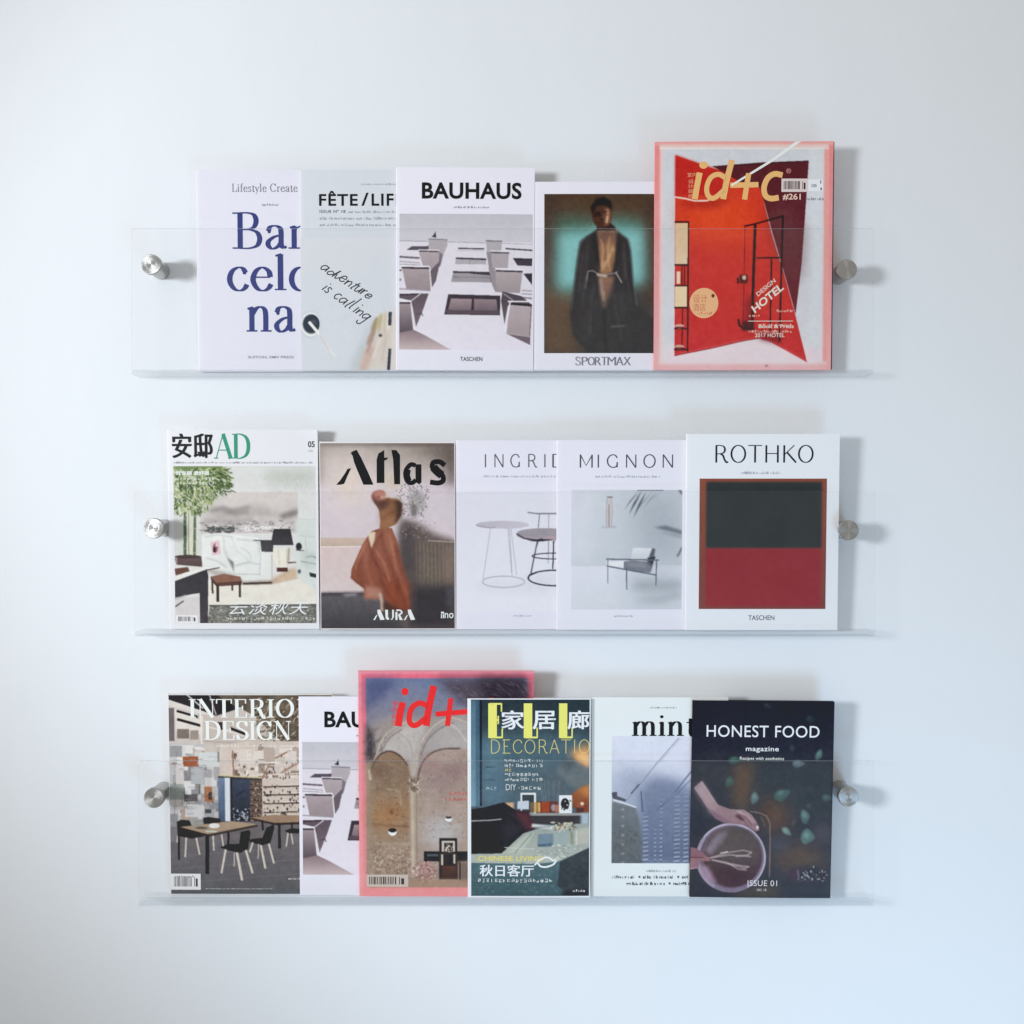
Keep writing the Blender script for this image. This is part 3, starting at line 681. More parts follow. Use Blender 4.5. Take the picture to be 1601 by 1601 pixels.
def bauhaus():
    m = Magazine('magazine', 'white architecture magazine between the pale grey cover and the dark portrait cover', 'magazine', 618, 262, 834, 577, 0, 2, cover=(222, 223, 240), bow=.0009, rot=math.radians(.35), group='magazines with the tower of balconies on the cover')
    m.setcrop(610, 240, 4.2125)
    c = m.canvas(57, 395, 932, 1282, (216, 214, 230), 3); c.grain = 3.0
    c.rect(57, 395, 932, 580, (182, 184, 198), to=(198, 198, 212)); c.line([(57, 572), (932, 592)], 7, (160, 160, 176))
    c.poly([(57, 575), (932, 592), (932, 1282), (57, 1282)], (212, 210, 226), to=(218, 216, 234))
    # left row of balconies
    c.poly([(105, 632), (140, 608), (250, 606), (250, 634)], (88, 80, 94))
    c.poly([(250, 562), (372, 566), (374, 600), (335, 690), (252, 640)], (170, 164, 175)); c.line([(250, 560), (372, 565)], 8, (130, 126, 140)); c.poly([(268, 545), (282, 535), (296, 510), (300, 552)], (60, 56, 70))
    c.line([(57, 676), (190, 684)], 12, (108, 98, 112)); c.line([(57, 706), (192, 716)], 9, (176, 170, 184)); c.line([(57, 724), (195, 730)], 5, (150, 144, 158))
    c.poly([(318, 640), (346, 662), (330, 730), (280, 795), (296, 740)], (122, 113, 124))
    c.poly([(185, 640), (320, 640), (316, 770), (215, 740)], (170, 160, 168), to=(156, 146, 156)); c.line([(186, 630), (318, 634)], 6, (222, 220, 232)); c.line([(190, 638), (316, 642)], 8, (66, 58, 70))
    c.poly([(258, 770), (326, 702), (300, 830), (270, 880)], (104, 94, 105))
    c.poly([(78, 750), (256, 750), (264, 892), (106, 892)], (164, 152, 160), to=(146, 134, 142)); c.line([(70, 736), (256, 738)], 7, (224, 222, 234)); c.line([(76, 747), (252, 750)], 11, (56, 48, 60)); c.line([(256, 738), (270, 880)], 7, (222, 218, 228))
    c.rect(57, 758, 76, 770, (110, 100, 112)); c.rect(57, 818, 72, 832, (140, 134, 146)); c.line([(57, 884), (262, 896)], 8, (152, 146, 160))
    c.poly([(57, 916), (252, 914), (215, 1020), (168, 1135), (146, 1000), (130, 960), (57, 944)], (96, 85, 96), to=(116, 104, 114)); c.line([(57, 924), (180, 918)], 10, (60, 54, 66))
    c.line([(138, 962), (196, 918)], 7, (196, 190, 202)); c.line([(172, 1050), (205, 1040), (212, 1060)], 6, (80, 72, 82))
    c.poly([(57, 975), (132, 975), (152, 1168), (57, 1185)], (156, 143, 151), to=(88, 80, 90)); c.line([(57, 962), (134, 962)], 8, (226, 222, 232)); c.line([(57, 976), (130, 976)], 9, (60, 52, 62)); c.line([(134, 964), (164, 1125)], 8, (214, 208, 218))
    c.poly([(57, 1172), (152, 1150), (225, 1185), (402, 1282), (57, 1282)], (132, 115, 124), to=(192, 176, 182))
    # middle windows
    c.poly([(445, 615), (612, 617), (612, 640), (440, 638)], (198, 194, 206)); c.line([(445, 620), (612, 622)], 8, (66, 62, 76))
    c.poly([(430, 680), (626, 684), (626, 724), (424, 722)], (170, 166, 178)); c.line([(432, 684), (626, 690)], 11, (70, 64, 76)); c.line([(520, 690), (520, 722)], 5, (130, 126, 138))
    c.poly([(412, 770), (662, 772), (668, 840), (398, 838)], (152, 147, 158)); c.line([(412, 773), (662, 778)], 11, (64, 58, 70)); c.line([(412, 806), (655, 808)], 5, (120, 114, 126)); c.line([(530, 776), (655, 786)], 16, (70, 64, 78)); c.line([(655, 780), (664, 838)], 9, (80, 74, 86))
    c.poly([(380, 918), (722, 925), (720, 1054), (354, 1050)], (66, 56, 66)); c.poly([(398, 946), (535, 948), (530, 1022), (380, 1020)], (156, 138, 147), to=(118, 104, 114)); c.poly([(550, 948), (696, 950), (704, 1024), (548, 1024)], (140, 124, 134), to=(112, 98, 108))
    c.rect(366, 1022, 712, 1046, (92, 80, 92))
    # right row
    c.line([(755, 620), (930, 630)], 9, (66, 62, 74)); c.poly([(805, 685), (930, 688), (928, 732), (832, 728)], (70, 64, 76)); c.line([(806, 684), (930, 688)], 8, (40, 36, 48))
    c.poly([(872, 782), (930, 778), (930, 856)], (60, 56, 66)); c.line([(862, 890), (930, 894)], 8, (160, 154, 166)); c.line([(860, 912), (930, 916)], 6, (140, 134, 148)); c.line([(860, 936), (930, 942)], 9, (120, 112, 124))
    c.poly([(626, 570), (730, 572), (726, 645), (650, 650), (632, 640)], (170, 167, 178)); c.line([(626, 570), (730, 572)], 9, (120, 116, 130))
    c.poly([(628, 640), (660, 648), (692, 765), (646, 745)], (142, 134, 146)); c.poly([(658, 648), (776, 648), (770, 745), (668, 745)], (168, 160, 170)); c.line([(656, 634), (778, 636)], 6, (222, 220, 230)); c.line([(658, 646), (776, 648)], 8, (78, 72, 84))
    c.poly([(642, 742), (692, 768), (692, 908), (668, 858)], (146, 138, 150)); c.poly([(690, 765), (866, 768), (850, 908), (692, 902)], (170, 160, 168), to=(152, 142, 150)); c.line([(688, 750), (868, 754)], 7, (224, 222, 232)); c.line([(694, 764), (864, 768)], 10, (58, 52, 64))
    c.poly([(735, 898), (862, 928), (930, 985), (772, 990), (750, 1112), (726, 960)], (78, 70, 80), to=(104, 94, 104)); c.line([(742, 912), (800, 950), (790, 985)], 7, (150, 144, 154))
    c.poly([(780, 984), (930, 990), (920, 1192), (764, 1172)], (176, 164, 172), to=(158, 147, 154)); c.line([(772, 962), (930, 962)], 8, (228, 224, 234)); c.line([(790, 978), (930, 988)], 14, (46, 42, 50)); c.line([(786, 966), (754, 1160)], 9, (226, 222, 232)); c.line([(925, 990), (915, 1190)], 5, (110, 100, 110))
    c.poly([(764, 1174), (920, 1194), (920, 1246)], (112, 100, 110)); c.noise(4, 2)
    m.text('title', 'BAUHAUS', 204, 190, 858, 298, (20, 20, 28), .028, 1.04)
    m.greek('small_print', 415, 343, 645, 358, (140, 142, 158), 9)
    m.text('small_print', 'TASCHEN', 460, 1328, 606, 1356, (50, 50, 62), .01, 1.05)
    return m.build()
def sportmax():
    m = Magazine('magazine', 'white bordered magazine with a dark coated figure before a turquoise glow', 'magazine', 835, 284, 1047, 577, 0, 2, cover=(220, 220, 236), bow=.0008)
    m.setcrop(820, 240, 4.2125)
    c = m.canvas(130, 265, 852, 1304, (82, 68, 58), 4)
    c.rect(130, 265, 852, 480, (84, 66, 52), to=(92, 76, 64)); c.rect(130, 480, 852, 1304, (96, 82, 74), to=(70, 66, 66))
    c.poly([(130, 860), (420, 900), (420, 1304), (130, 1304)], (98, 80, 66), blur=8)
    c.rect(130, 265, 230, 700, (70, 58, 54), blur=10, alpha=.7); c.rect(780, 300, 852, 1000, (76, 60, 52), blur=6, alpha=.8)
    c.poly([(225, 450), (440, 470), (560, 440), (770, 455), (790, 840), (700, 900), (215, 910)], (96, 150, 146), blur=13)
    c.poly([(235, 520), (440, 500), (560, 480), (770, 500), (780, 820), (690, 850), (230, 860)], (122, 184, 188), blur=9)
    c.rect(200, 400, 440, 500, (70, 96, 84), blur=10, alpha=.5); c.rect(560, 420, 760, 480, (70, 106, 96), blur=9, alpha=.5)
    D1, D2 = (54, 50, 53), (60, 58, 61)
    c.poly([(470, 500), (400, 545), (365, 575), (345, 690), (325, 860), (300, 1040), (320, 1180), (420, 1304), (852, 1304), (852, 1080), (745, 1000), (718, 860), (700, 640), (680, 560), (610, 505)], D1, to=D2, blur=1.5)
    c.poly([(360, 900), (740, 900), (852, 1150), (852, 1304), (380, 1304), (310, 1100)], (63, 62, 64), blur=10)
    c.poly([(480, 460), (570, 455), (600, 505), (540, 530), (470, 505)], (58, 42, 38))
    c.ell(510, 400, 66, 92, (80, 56, 47), blur=1); c.poly([(445, 400), (436, 350), (470, 300), (520, 288), (565, 312), (576, 380), (560, 360), (520, 335), (470, 345)], (40, 32, 32), blur=1.5)
    c.ell(480, 405, 26, 14, (44, 32, 30), blur=2); c.ell(487, 432, 30, 22, (86, 58, 48), blur=3); c.poly([(530, 350), (562, 370), (566, 430), (548, 470), (520, 470), (528, 410)], (140, 98, 80), blur=2.5); c.line([(545, 372), (548, 396)], 9, (206, 168, 144), blur=1.2); c.line([(546, 410), (538, 455)], 9, (220, 186, 162), blur=1.2); c.line([(520, 385), (514, 425)], 7, (112, 78, 66), blur=1.5); c.ell(508, 432, 10, 6, (40, 28, 28), blur=1); c.line([(488, 452), (528, 454)], 7, (70, 40, 38), blur=1.2); c.line([(520, 384), (552, 380)], 5, (40, 28, 28), blur=1); c.line([(462, 388), (494, 386)], 5, (36, 26, 26), blur=1); c.poly([(560, 470), (590, 470), (612, 520), (580, 510)], (66, 52, 50), blur=1.5)
    c.poly([(470, 512), (600, 500), (622, 560), (596, 700), (575, 780), (505, 790), (488, 640)], (112, 84, 74), to=(150, 110, 80), blur=1.5)
    c.poly([(500, 600), (580, 570), (585, 690), (520, 770), (494, 740)], (164, 122, 90), blur=4); c.line([(500, 770), (590, 620)], 10, (208, 166, 124), blur=2); c.line([(520, 700), (560, 560)], 8, (140, 98, 80), blur=2)
    c.line([(478, 508), (600, 512)], 8, (140, 116, 106), blur=1.2); c.line([(604, 490), (612, 540)], 8, (150, 120, 110))
    c.poly([(490, 800), (590, 800), (570, 900), (530, 1005), (505, 940)], (150, 112, 92), to=(96, 80, 74), blur=3); c.line([(500, 815), (512, 920)], 15, (164, 142, 130), blur=2); c.line([(520, 900), (522, 1000)], 12, (170, 150, 140), blur=2)
    c.line([(410, 830), (418, 768), (450, 764), (500, 795), (600, 780), (612, 770)], 6, (150, 142, 142), blur=.6); c.line([(600, 775), (640, 842)], 7, (168, 160, 160), blur=.6); c.line([(480, 790), (540, 800)], 18, (184, 164, 152), blur=1.2); c.line([(412, 790), (400, 880)], 6, (130, 120, 122), blur=1)
    c.poly([(470, 505), (440, 560), (470, 700), (500, 780), (486, 640)], (44, 40, 42), blur=2); c.poly([(604, 505), (640, 560), (612, 700), (585, 780), (600, 640)], (48, 44, 46), blur=2); c.line([(420, 560), (400, 700), (380, 900)], 10, (76, 72, 76), blur=3, alpha=.8); c.line([(520, 960), (540, 1290)], 8, (48, 46, 48), blur=2); c.line([(440, 880), (420, 1200)], 12, (72, 70, 72), blur=4, alpha=.7); c.line([(640, 880), (660, 1180)], 12, (76, 74, 76), blur=4, alpha=.7); c.line([(650, 640), (665, 820)], 8, (92, 86, 88), blur=2); c.line([(380, 640), (360, 900)], 7, (84, 78, 80), blur=2); c.line([(570, 1130), (660, 1122)], 6, (110, 108, 110), blur=1)
    c.line(catmull([(400, 548), (366, 600), (348, 720), (330, 860), (310, 1020)]), 6, (96, 104, 104), blur=1.2, alpha=.8); c.line(catmull([(610, 508), (684, 566), (702, 680), (720, 860), (742, 990)]), 6, (104, 116, 116), blur=1.2, alpha=.8)
    for p in ([(420, 600), (405, 760), (380, 1000)], [(650, 590), (668, 760), (700, 980)], [(460, 840), (440, 1000), (430, 1200)], [(580, 860), (600, 1000), (640, 1220)]): c.line(catmull(p), 5, (88, 86, 90), blur=1.6, alpha=.7)
    for p in ([(500, 560), (520, 640), (505, 740)], [(560, 540), (548, 640), (560, 760)], [(585, 600), (560, 680)]): c.line(catmull(p), 5, (206, 164, 128), blur=1.2, alpha=.75)
    for p in ([(530, 570), (530, 700)], [(575, 640), (575, 740)]): c.line(p, 6, (92, 66, 54), blur=1.5, alpha=.8)
    c.noise(3, 3)
    G = (120, 120, 134)
    m.pen('title', 'S', 335, 1328, 368, 1384, G, .055, .055, False); m.pen('title', 'S', 341, 1329, 374, 1384, G, .05, .05, False)
    x = 378
    for ch, w in (('P', 40), ('O', 46), ('R', 42), ('T', 42), ('M', 56), ('A', 50), ('X', 48)):
        m.text('title', ch, x, 1329, x + w - 4, 1384, G, -.018); m.text('title', ch, x + 5, 1329, x + w + 1, 1384, G, -.022); x += w
    return m.build()
def idc_red():
    m = Magazine('magazine', 'large pink edged design magazine showing a red room, tallest on the top shelf', 'magazine', 1023, 225, 1301, 579, 0, 3, thick=.0046, cover=(232, 150, 152), bow=.0012, rot=math.radians(-.1), edge=ink((58, 46, 50), .6), edge_out=.0016, curl=.0016)
    m.setcrop(1010, 210, 3.905)
    c = m.canvas(53, 60, 1134, 1440, (226, 138, 140), 5)
    c.rect(53, 60, 1134, 1440, (222, 128, 132), to=(234, 158, 164)); c.rect(53, 60, 1134, 84, (240, 168, 166), alpha=.7, blur=2)
    c.rect(84, 78, 1105, 1402, (240, 186, 186), blur=1); c.rect(100, 100, 1082, 1392, (192, 198, 210), to=(200, 202, 214), blur=1.5)
    c.rect(100, 1300, 1082, 1400, (222, 200, 212), blur=12, alpha=.9); c.rect(1000, 100, 1082, 1300, (200, 208, 220), blur=4, alpha=.8); c.line([(84, 100), (1105, 104)], 8, (226, 214, 212)); c.line([(1092, 110), (1096, 1380)], 26, (236, 150, 148), blur=1)
    R = [(178, 140), (330, 195), (500, 250), (690, 300), (720, 440), (760, 600), (840, 850), (915, 1110), (988, 1392), (860, 1322), (760, 1268), (690, 1248), (600, 1262), (420, 1304), (178, 1352)]
    c.poly(R, (206, 62, 42), to=(196, 50, 54)); c.poly([(200, 430), (640, 380), (700, 560), (620, 700), (260, 640)], (222, 76, 40), blur=16, alpha=.8)
    c.poly([(178, 140), (330, 195), (470, 240), (470, 380), (178, 390)], (190, 46, 40), blur=2); c.poly([(200, 425), (370, 420), (520, 400), (430, 455), (240, 450)], (146, 34, 34), blur=5, alpha=.7)
    c.poly([(400, 208), (700, 186), (986, 175), (966, 520), (948, 800), (915, 1100), (846, 860), (770, 610), (722, 440), (690, 335), (560, 300), (480, 250)], (92, 44, 50), to=(110, 46, 54)); c.poly([(740, 480), (870, 440), (950, 600), (930, 900), (860, 860)], (106, 62, 68), blur=12, alpha=.8)
    c.line([(178, 392), (240, 402), (300, 416), (372, 414), (430, 390), (480, 360)], 9, (240, 200, 190)); c.line([(440, 210), (985, 178)], 5, (60, 32, 38))
    c.poly([(178, 1352), (420, 1304), (600, 1262), (690, 1248), (760, 1268), (988, 1392), (960, 1392), (690, 1300), (178, 1370)], (222, 206, 212), blur=3, alpha=.6)
    K = (52, 24, 30)
    c.line([(178, 1350), (420, 1302), (600, 1260), (690, 1246)], 5, (150, 40, 48))
    # shelf unit at the left
    c.rect(180, 548, 258, 800, (206, 176, 142), to=(214, 190, 160)); c.rect(180, 930, 252, 1056, (222, 196, 160)); c.line([(178, 542), (262, 542)], 10, K); c.line([(260, 542), (258, 1325)], 9, K)
    for y in (800, 926, 1058, 1186, 1312): c.line([(178, y), (262, y)], 9, K)
    c.line([(222, 800), (222, 926)], 6, K); c.line([(238, 800), (238, 926)], 6, K); c.rect(190, 840, 212, 915, (226, 200, 180)); c.line([(226, 1060), (224, 1310)], 6, K)
    for y in (1160, 1285): c.ell(208, y + 12, 30, 14, (200, 150, 140)); c.rect(182, y + 14, 240, y + 24, (110, 40, 44))
    # steel frame
    c.line([(600, 568), (660, 556), (832, 508)], 10, K); c.line([(664, 556), (655, 900), (650, 1185)], 17, K); c.line([(832, 506), (826, 800), (818, 1265)], 11, K); c.line([(602, 570), (596, 1165)], 5, (130, 36, 42)); c.line([(676, 760), (824, 758)], 9, K); c.line([(765, 760), (760, 1200)], 9, K)
    c.line([(566, 1130), (572, 1165), (600, 1188), (660, 1190)], 12, K); c.rect(590, 1140, 660, 1196, (70, 34, 40), blur=2); c.line([(560, 880), (562, 912)], 10, K); c.rect(570, 862, 620, 912, (90, 40, 44), blur=1); c.ell(600, 878, 12, 14, (190, 180, 160)); c.rect(610, 1000, 652, 1180, (112, 34, 42), blur=5, alpha=.7)
    c.poly([(690, 1200), (830, 1210), (826, 1280), (700, 1260)], (90, 28, 36), blur=4, alpha=.5)
    c.ell(740, 1412, 11, 8, (178, 130, 140)); c.noise(4, 5)
    Y = (240, 174, 118)
    # title, slanted
    m.stroke('title', [(325, 245), (308, 330), (296, 405)], 36, Y); m.disc('title', 348, 200, 26, 22, Y)
    m.stroke('title', [(492, 285), (440, 256), (392, 276), (368, 335), (378, 385), (414, 398), (474, 350)], 30, Y); m.stroke('title', [(520, 170), (488, 300), (468, 405)], 36, Y)
    m.stroke('title', [(510, 322), (682, 318)], 32, Y, False); m.stroke('title', [(622, 250), (598, 408)], 32, Y, False)
    m.stroke('title', [(828, 262), (780, 254), (738, 280), (716, 335), (726, 385), (760, 402), (806, 396)], 34, Y)
    m.text('small_print', '®', 850, 222, 880, 250, (206, 150, 140))
    m.text('small_print', '室内', 250, 245, 305, 272, (222, 160, 130)); 
    for i, t in enumerate(('设', '计', '装', '修')): m.text('small_print', t, 255, 285 + i * 29, 288, 310 + i * 29, (222, 160, 130))
    m.bars(822, 282, 985, 362, (60, 50, 54), (206, 196, 200), 3, .08); m.rect('barcode', 985, 286, 1076, 358, (224, 228, 234)); m.text('barcode', '08', 1004, 315, 1036, 334, (70, 74, 84)); m.rect('barcode', 1058, 292, 1064, 312, (90, 90, 100)); m.rect('barcode', 1060, 336, 1068, 352, (70, 70, 80))
    m.text('small_print', '#261', 830, 372, 940, 412, (240, 190, 180), .02); m.greek('small_print', 975, 395, 1080, 412, (130, 136, 150), 12)
    B = (186, 110, 84); m.disc('sticker', 355, 1032, 88, 92, (242, 172, 132)); m.text('sticker', '设计', 290, 980, 376, 1030, B); m.text('sticker', '酒店', 288, 1035, 366, 1080, B); m.disc('sticker', 410, 988, 10, 12, (110, 50, 50)); m.greek('sticker', 318, 1085, 405, 1102, B, 2)
    W = (244, 206, 200)
    m.text('small_print', 'HOTEL', 668, 1048, 900, 1096, W, .03, 1., .1, -40); m.text('small_print', 'DESIGN', 686, 968, 830, 994, W, .01, 1., .1, -40)
    for i, (a, b, y) in enumerate([(800, 905, 1072), (630, 700, 1100), (700, 905, 1158), (630, 905, 1196)]): m.greek('small_print', a, y, b, y + 16, (238, 170, 160), 20 + i)
    m.text('small_print', 'Book & Press', 690, 1162, 905, 1185, W, .02); m.text('small_print', '2017 HOTEL', 668, 1215, 850, 1240, W, .01); m.rect('rule_line', 625, 1140, 900, 1144, W)
    # glint across the glossy cover, painted on as a flat white strip
    m.shape('painted_glint', [(514, 318), (760, 166), (905, 60), (940, 60), (780, 172), (522, 326)], (242, 226, 226))
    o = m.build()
    return o
barcelona(); fete(); BAU = bauhaus(); sportmax(); idc_red()

# ================================================================== MIDDLE SHELF
def ad():
    m = Magazine('magazine', 'pale interiors magazine with a green bamboo plant and a white sofa', 'magazine', 263, 672, 498, 984, 1, 0, cover=(222, 226, 236), bow=.001, curl=.003)
    m.setcrop(190, 640, 4.003)
    c = m.canvas(330, 355, 1216, 1340, (214, 216, 221), 6)
    c.rect(330, 355, 1216, 780, (208, 212, 216), to=(218, 218, 224)); c.poly([(900, 380), (1216, 370), (1216, 480), (920, 480)], (188, 195, 192), blur=9)
    c.poly([(330, 700), (520, 660), (520, 980), (330, 980)], (204, 210, 208), blur=6)
    # landscape painting on the wall
    c.poly([(480, 520), (1104, 520), (1104, 775), (500, 775)], (208, 202, 203), to=(196, 190, 192)); c.poly([(560, 610), (700, 645), (860, 600), (1000, 660), (1104, 610), (1104, 690), (560, 690)], (172, 166, 168), blur=6, alpha=.8)
    for p, w, k in [([(560, 632), (640, 618), (700, 636), (800, 612)], 16, (112, 106, 110)), ([(640, 640), (720, 654), (790, 640)], 14, (120, 116, 118)), ([(1000, 672), (1060, 655), (1104, 640)], 26, (112, 108, 108)), ([(740, 690), (900, 676), (1000, 690)], 12, (216, 212, 216)), ([(520, 700), (680, 706), (820, 690)], 18, (150, 146, 150))]: c.line(p, w, k, blur=3, alpha=.85)
    c.leaves((510, 700, 1104, 765), 260, 30, 5, [(110, 108, 112), (134, 132, 136), (214, 212, 216), (196, 192, 196), (160, 156, 160)], (165, 195), alpha=.6); c.leaves((540, 735, 720, 770), 90, 26, 6, [(64, 70, 70), (90, 96, 94)], (165, 195), alpha=.75); c.leaves((780, 730, 1000, 760), 60, 22, 5, [(226, 226, 230)], (170, 190))
    c.rect(1104, 600, 1216, 780, (212, 216, 220), blur=1); c.line([(1106, 686), (1216, 688)], 4, (180, 186, 190))
    # bamboo
    ins = lambda x, y: (y < 470 and x < 690 - abs(y - 400) * .2) or (y >= 470 and x < 650 - (y - 470) * .9)
    c.poly([(330, 355), (640, 355), (690, 400), (640, 520), (560, 600), (430, 640), (345, 560)], (176, 186, 160), blur=8, alpha=.75)
    c.rect(330, 355, 640, 384, (98, 124, 72), blur=2, alpha=.9)
    for a, b, w, k in [((404, 470), (398, 925), 20, (92, 108, 84)), ((440, 640), (432, 925), 15, (206, 208, 190)), ((464, 630), (456, 925), 17, (104, 112, 86)), ((425, 560), (420, 925), 6, (140, 150, 122))]: c.line([a, b], w, k)
    for y in (560, 640, 720, 800, 870): c.line([(388, y), (412, y)], 4, (160, 170, 140)); c.line([(450, y + 25), (474, y + 25)], 4, (170, 176, 150))
    c.leaves((330, 360, 690, 640), 620, 46, 5.5, [(104, 128, 72), (130, 152, 92), (84, 106, 60), (158, 174, 120), (196, 204, 170), (68, 86, 56)], (20, 160), inside=ins)
    c.leaves((560, 380, 680, 520), 80, 44, 5, [(96, 116, 74), (70, 86, 60)], (-20, 60))
    c.poly([(332, 935), (380, 915), (500, 918), (506, 985), (345, 972)], (104, 84, 84), to=(84, 68, 70)); c.ell(416, 922, 84, 12, (70, 60, 58)); c.poly([(336, 930), (350, 925), (350, 970), (336, 950)], (150, 130, 126))
    # sofa
    c.poly([(505, 790), (620, 775), (856, 800), (872, 895), (936, 905), (938, 1060), (760, 1075), (690, 1040), (620, 1000), (505, 985)], (224, 230, 233), to=(216, 222, 224)); c.line([(690, 800), (720, 880), (805, 955)], 5, (196, 204, 210), blur=1); c.line([(810, 950), (700, 975), (700, 1025)], 5, (192, 198, 204)); c.line([(870, 900), (862, 1030)], 6, (190, 196, 200)); c.line([(640, 860), (690, 985)], 10, (196, 202, 208), blur=2); c.poly([(660, 925), (700, 955), (700, 1010)], (120, 116, 118), blur=1); c.line([(700, 1030), (870, 1032)], 6, (190, 196, 198)); c.line([(940, 910), (940, 1060)], 8, (196, 188, 180))
    c.poly([(558, 830), (612, 818), (624, 905), (566, 914)], (216, 190, 198)); c.ell(588, 868, 16, 30, (150, 96, 116)); c.ell(582, 878, 10, 18, (60, 40, 54)); c.ell(596, 850, 8, 8, (226, 200, 206))
    c.poly([(740, 1080), (940, 1070), (1060, 1000), (1100, 1010), (930, 1098), (760, 1100)], (150, 128, 114), blur=2); c.poly([(940, 1060), (1090, 980), (1110, 1060), (960, 1100)], (202, 178, 154), blur=4); c.line([(760, 1090), (936, 1084)], 12, (70, 60, 60))
    # lamp
    c.poly([(868, 818), (950, 818), (948, 892), (876, 890)], (72, 70, 76)); c.line([(826, 818), (900, 824)], 6, (60, 60, 66)); c.poly([(952, 748), (1056, 748), (1076, 850), (932, 850)], (54, 52, 58), to=(66, 64, 70)); c.poly([(948, 870), (1050, 868), (1050, 925), (1030, 990), (975, 990), (945, 930)], (226, 224, 216)); c.line([(1046, 870), (1040, 960)], 10, (150, 134, 110), blur=1); c.rect(970, 990, 1038, 1016, (86, 50, 42)); c.line([(1040, 960), (1090, 956)], 9, (96, 80, 74))
    c.poly([(1090, 690), (1216, 690), (1216, 1140), (1110, 1080), (1090, 960)], (206, 216, 216), blur=3); c.ell(1108, 858, 19, 24, (48, 52, 54)); c.line([(1090, 880), (1140, 884)], 6, (70, 70, 72)); c.ell(1182, 928, 34, 16, (84, 92, 92)); c.ell(1180, 936, 30, 10, (200, 206, 206)); c.poly([(1172, 1020), (1216, 1030), (1216, 1054), (1176, 1046)], (40, 54, 54)); c.ell(1110, 1014, 10, 14, (90, 106, 104)); c.line([(1150, 800), (1160, 1000)], 4, (180, 190, 190))
    # cushions and shade on the sofa
    for p, w, k in [([(520, 800), (600, 786), (700, 800)], 6, (178, 186, 190)), ([(720, 812), (850, 830), (862, 900)], 6, (176, 184, 190)), ([(640, 800), (650, 900), (690, 980)], 5, (184, 192, 196)), ([(530, 930), (600, 950), (660, 990)], 8, (186, 194, 196)), ([(700, 985), (790, 960), (868, 970)], 7, (180, 188, 192)), ([(740, 860), (800, 900), (812, 950)], 4, (170, 178, 184))]: c.line(catmull(p), w, k, blur=1.4, alpha=.85)
    c.poly([(510, 990), (690, 1030), (760, 1076), (740, 1088), (600, 1040), (510, 1008)], (150, 144, 138), blur=2.5, alpha=.7)
    for x in (980, 1030): c.line([(x, 874), (x + 6, 980)], 5, (190, 184, 172), blur=1.2, alpha=.8)
    c.poly([(1120, 880), (1216, 890), (1216, 1000), (1130, 980)], (190, 202, 202), blur=3, alpha=.8); c.line([(1120, 950), (1216, 968)], 5, (132, 146, 146), blur=.8); c.line([(1110, 790), (1216, 800)], 5, (178, 190, 190), blur=1)
    c.line([(340, 700), (520, 660)], 3, (186, 194, 190), blur=1); c.leaves((900, 400, 1216, 500), 40, 40, 4, [(180, 190, 184), (200, 206, 204)], (60, 120), alpha=.5)
    # rug, tables
    c.poly([(540, 1080), (760, 1100), (930, 1098), (1110, 1060), (1216, 1140), (1216, 1226), (540, 1226)], (222, 220, 214)); c.noise(7, 2, (540, 1090, 1216, 1226))
    c.poly([(550, 1230), (1216, 1224), (1216, 1340), (530, 1340)], (116, 118, 114), tex=20); c.leaves((535, 1232, 1216, 1338), 380, 18, 4, [(84, 88, 86), (150, 152, 146), (170, 168, 162)], (-30, 30)); c.line([(545, 1228), (1216, 1222)], 7, (74, 76, 74))
    c.poly([(555, 1046), (640, 1028), (742, 1046), (752, 1075), (590, 1086)], (136, 98, 84)); c.poly([(590, 1084), (752, 1074), (748, 1098), (592, 1108)], (98, 66, 58)); c.poly([(555, 1046), (590, 1086), (590, 1106), (560, 1070)], (80, 54, 50)); c.line([(566, 1070), (568, 1150)], 12, (70, 54, 52)); c.line([(600, 1100), (600, 1200)], 19, (64, 50, 50)); c.line([(738, 1080), (738, 1172)], 15, (70, 54, 52)); c.line([(690, 1100), (690, 1132)], 12, (80, 64, 60))
    c.poly([(330, 1050), (520, 985), (620, 992), (540, 1008), (330, 1074)], (228, 226, 226)); c.poly([(330, 996), (415, 986), (426, 1012), (338, 1040)], (104, 70, 62)); c.poly([(330, 1075), (532, 1000), (542, 1040), (536, 1340), (486, 1340), (486, 1150), (440, 1156), (330, 1180)], (56, 54, 60), to=(70, 66, 72)); c.line([(534, 1005), (612, 990)], 8, (90, 84, 86))
    c.poly([(330, 1180), (484, 1172), (484, 1340), (330, 1340)], (204, 202, 208)); c.line([(330, 1190), (400, 1165)], 10, (180, 178, 186)); c.line([(332, 1235), (384, 1200)], 9, (86, 80, 86)); c.noise(5, 2)
    m.text('title', '安', 322, 152, 448, 306, (26, 26, 34), bold=9); m.text('title', '邸', 458, 152, 580, 306, (26, 26, 34), bold=9)
    m.pen('title', 'AD', 584, 154, 812, 308, (58, 150, 124), .17, .04, track=-.04)
    m.greek('small_print', 333, 327, 1216, 339, (150, 154, 162), 5); m.text('small_print', '05', 1172, 200, 1214, 238, (66, 70, 78), .02); m.greek('small_print', 1176, 252, 1214, 266, (150, 154, 160), 1)
    W = (236, 240, 240); m.text('small_print', '好饭碗 瓷好器', 346, 385, 556, 412, W, bold=2); m.greek('small_print', 346, 424, 578, 444, (220, 228, 220), 3, True); m.greek('small_print', 346, 452, 580, 470, (226, 232, 228), 4, True)
    m.bars(334, 1290, 470, 1338, seed=5)
    m.text('title', '云淡秋天', 672, 1200, 1170, 1286, (242, 244, 244), -.004, 1.1, .25); m.greek('small_print', 648, 1300, 1200, 1322, (214, 218, 214), 8, True)
    return m.build()
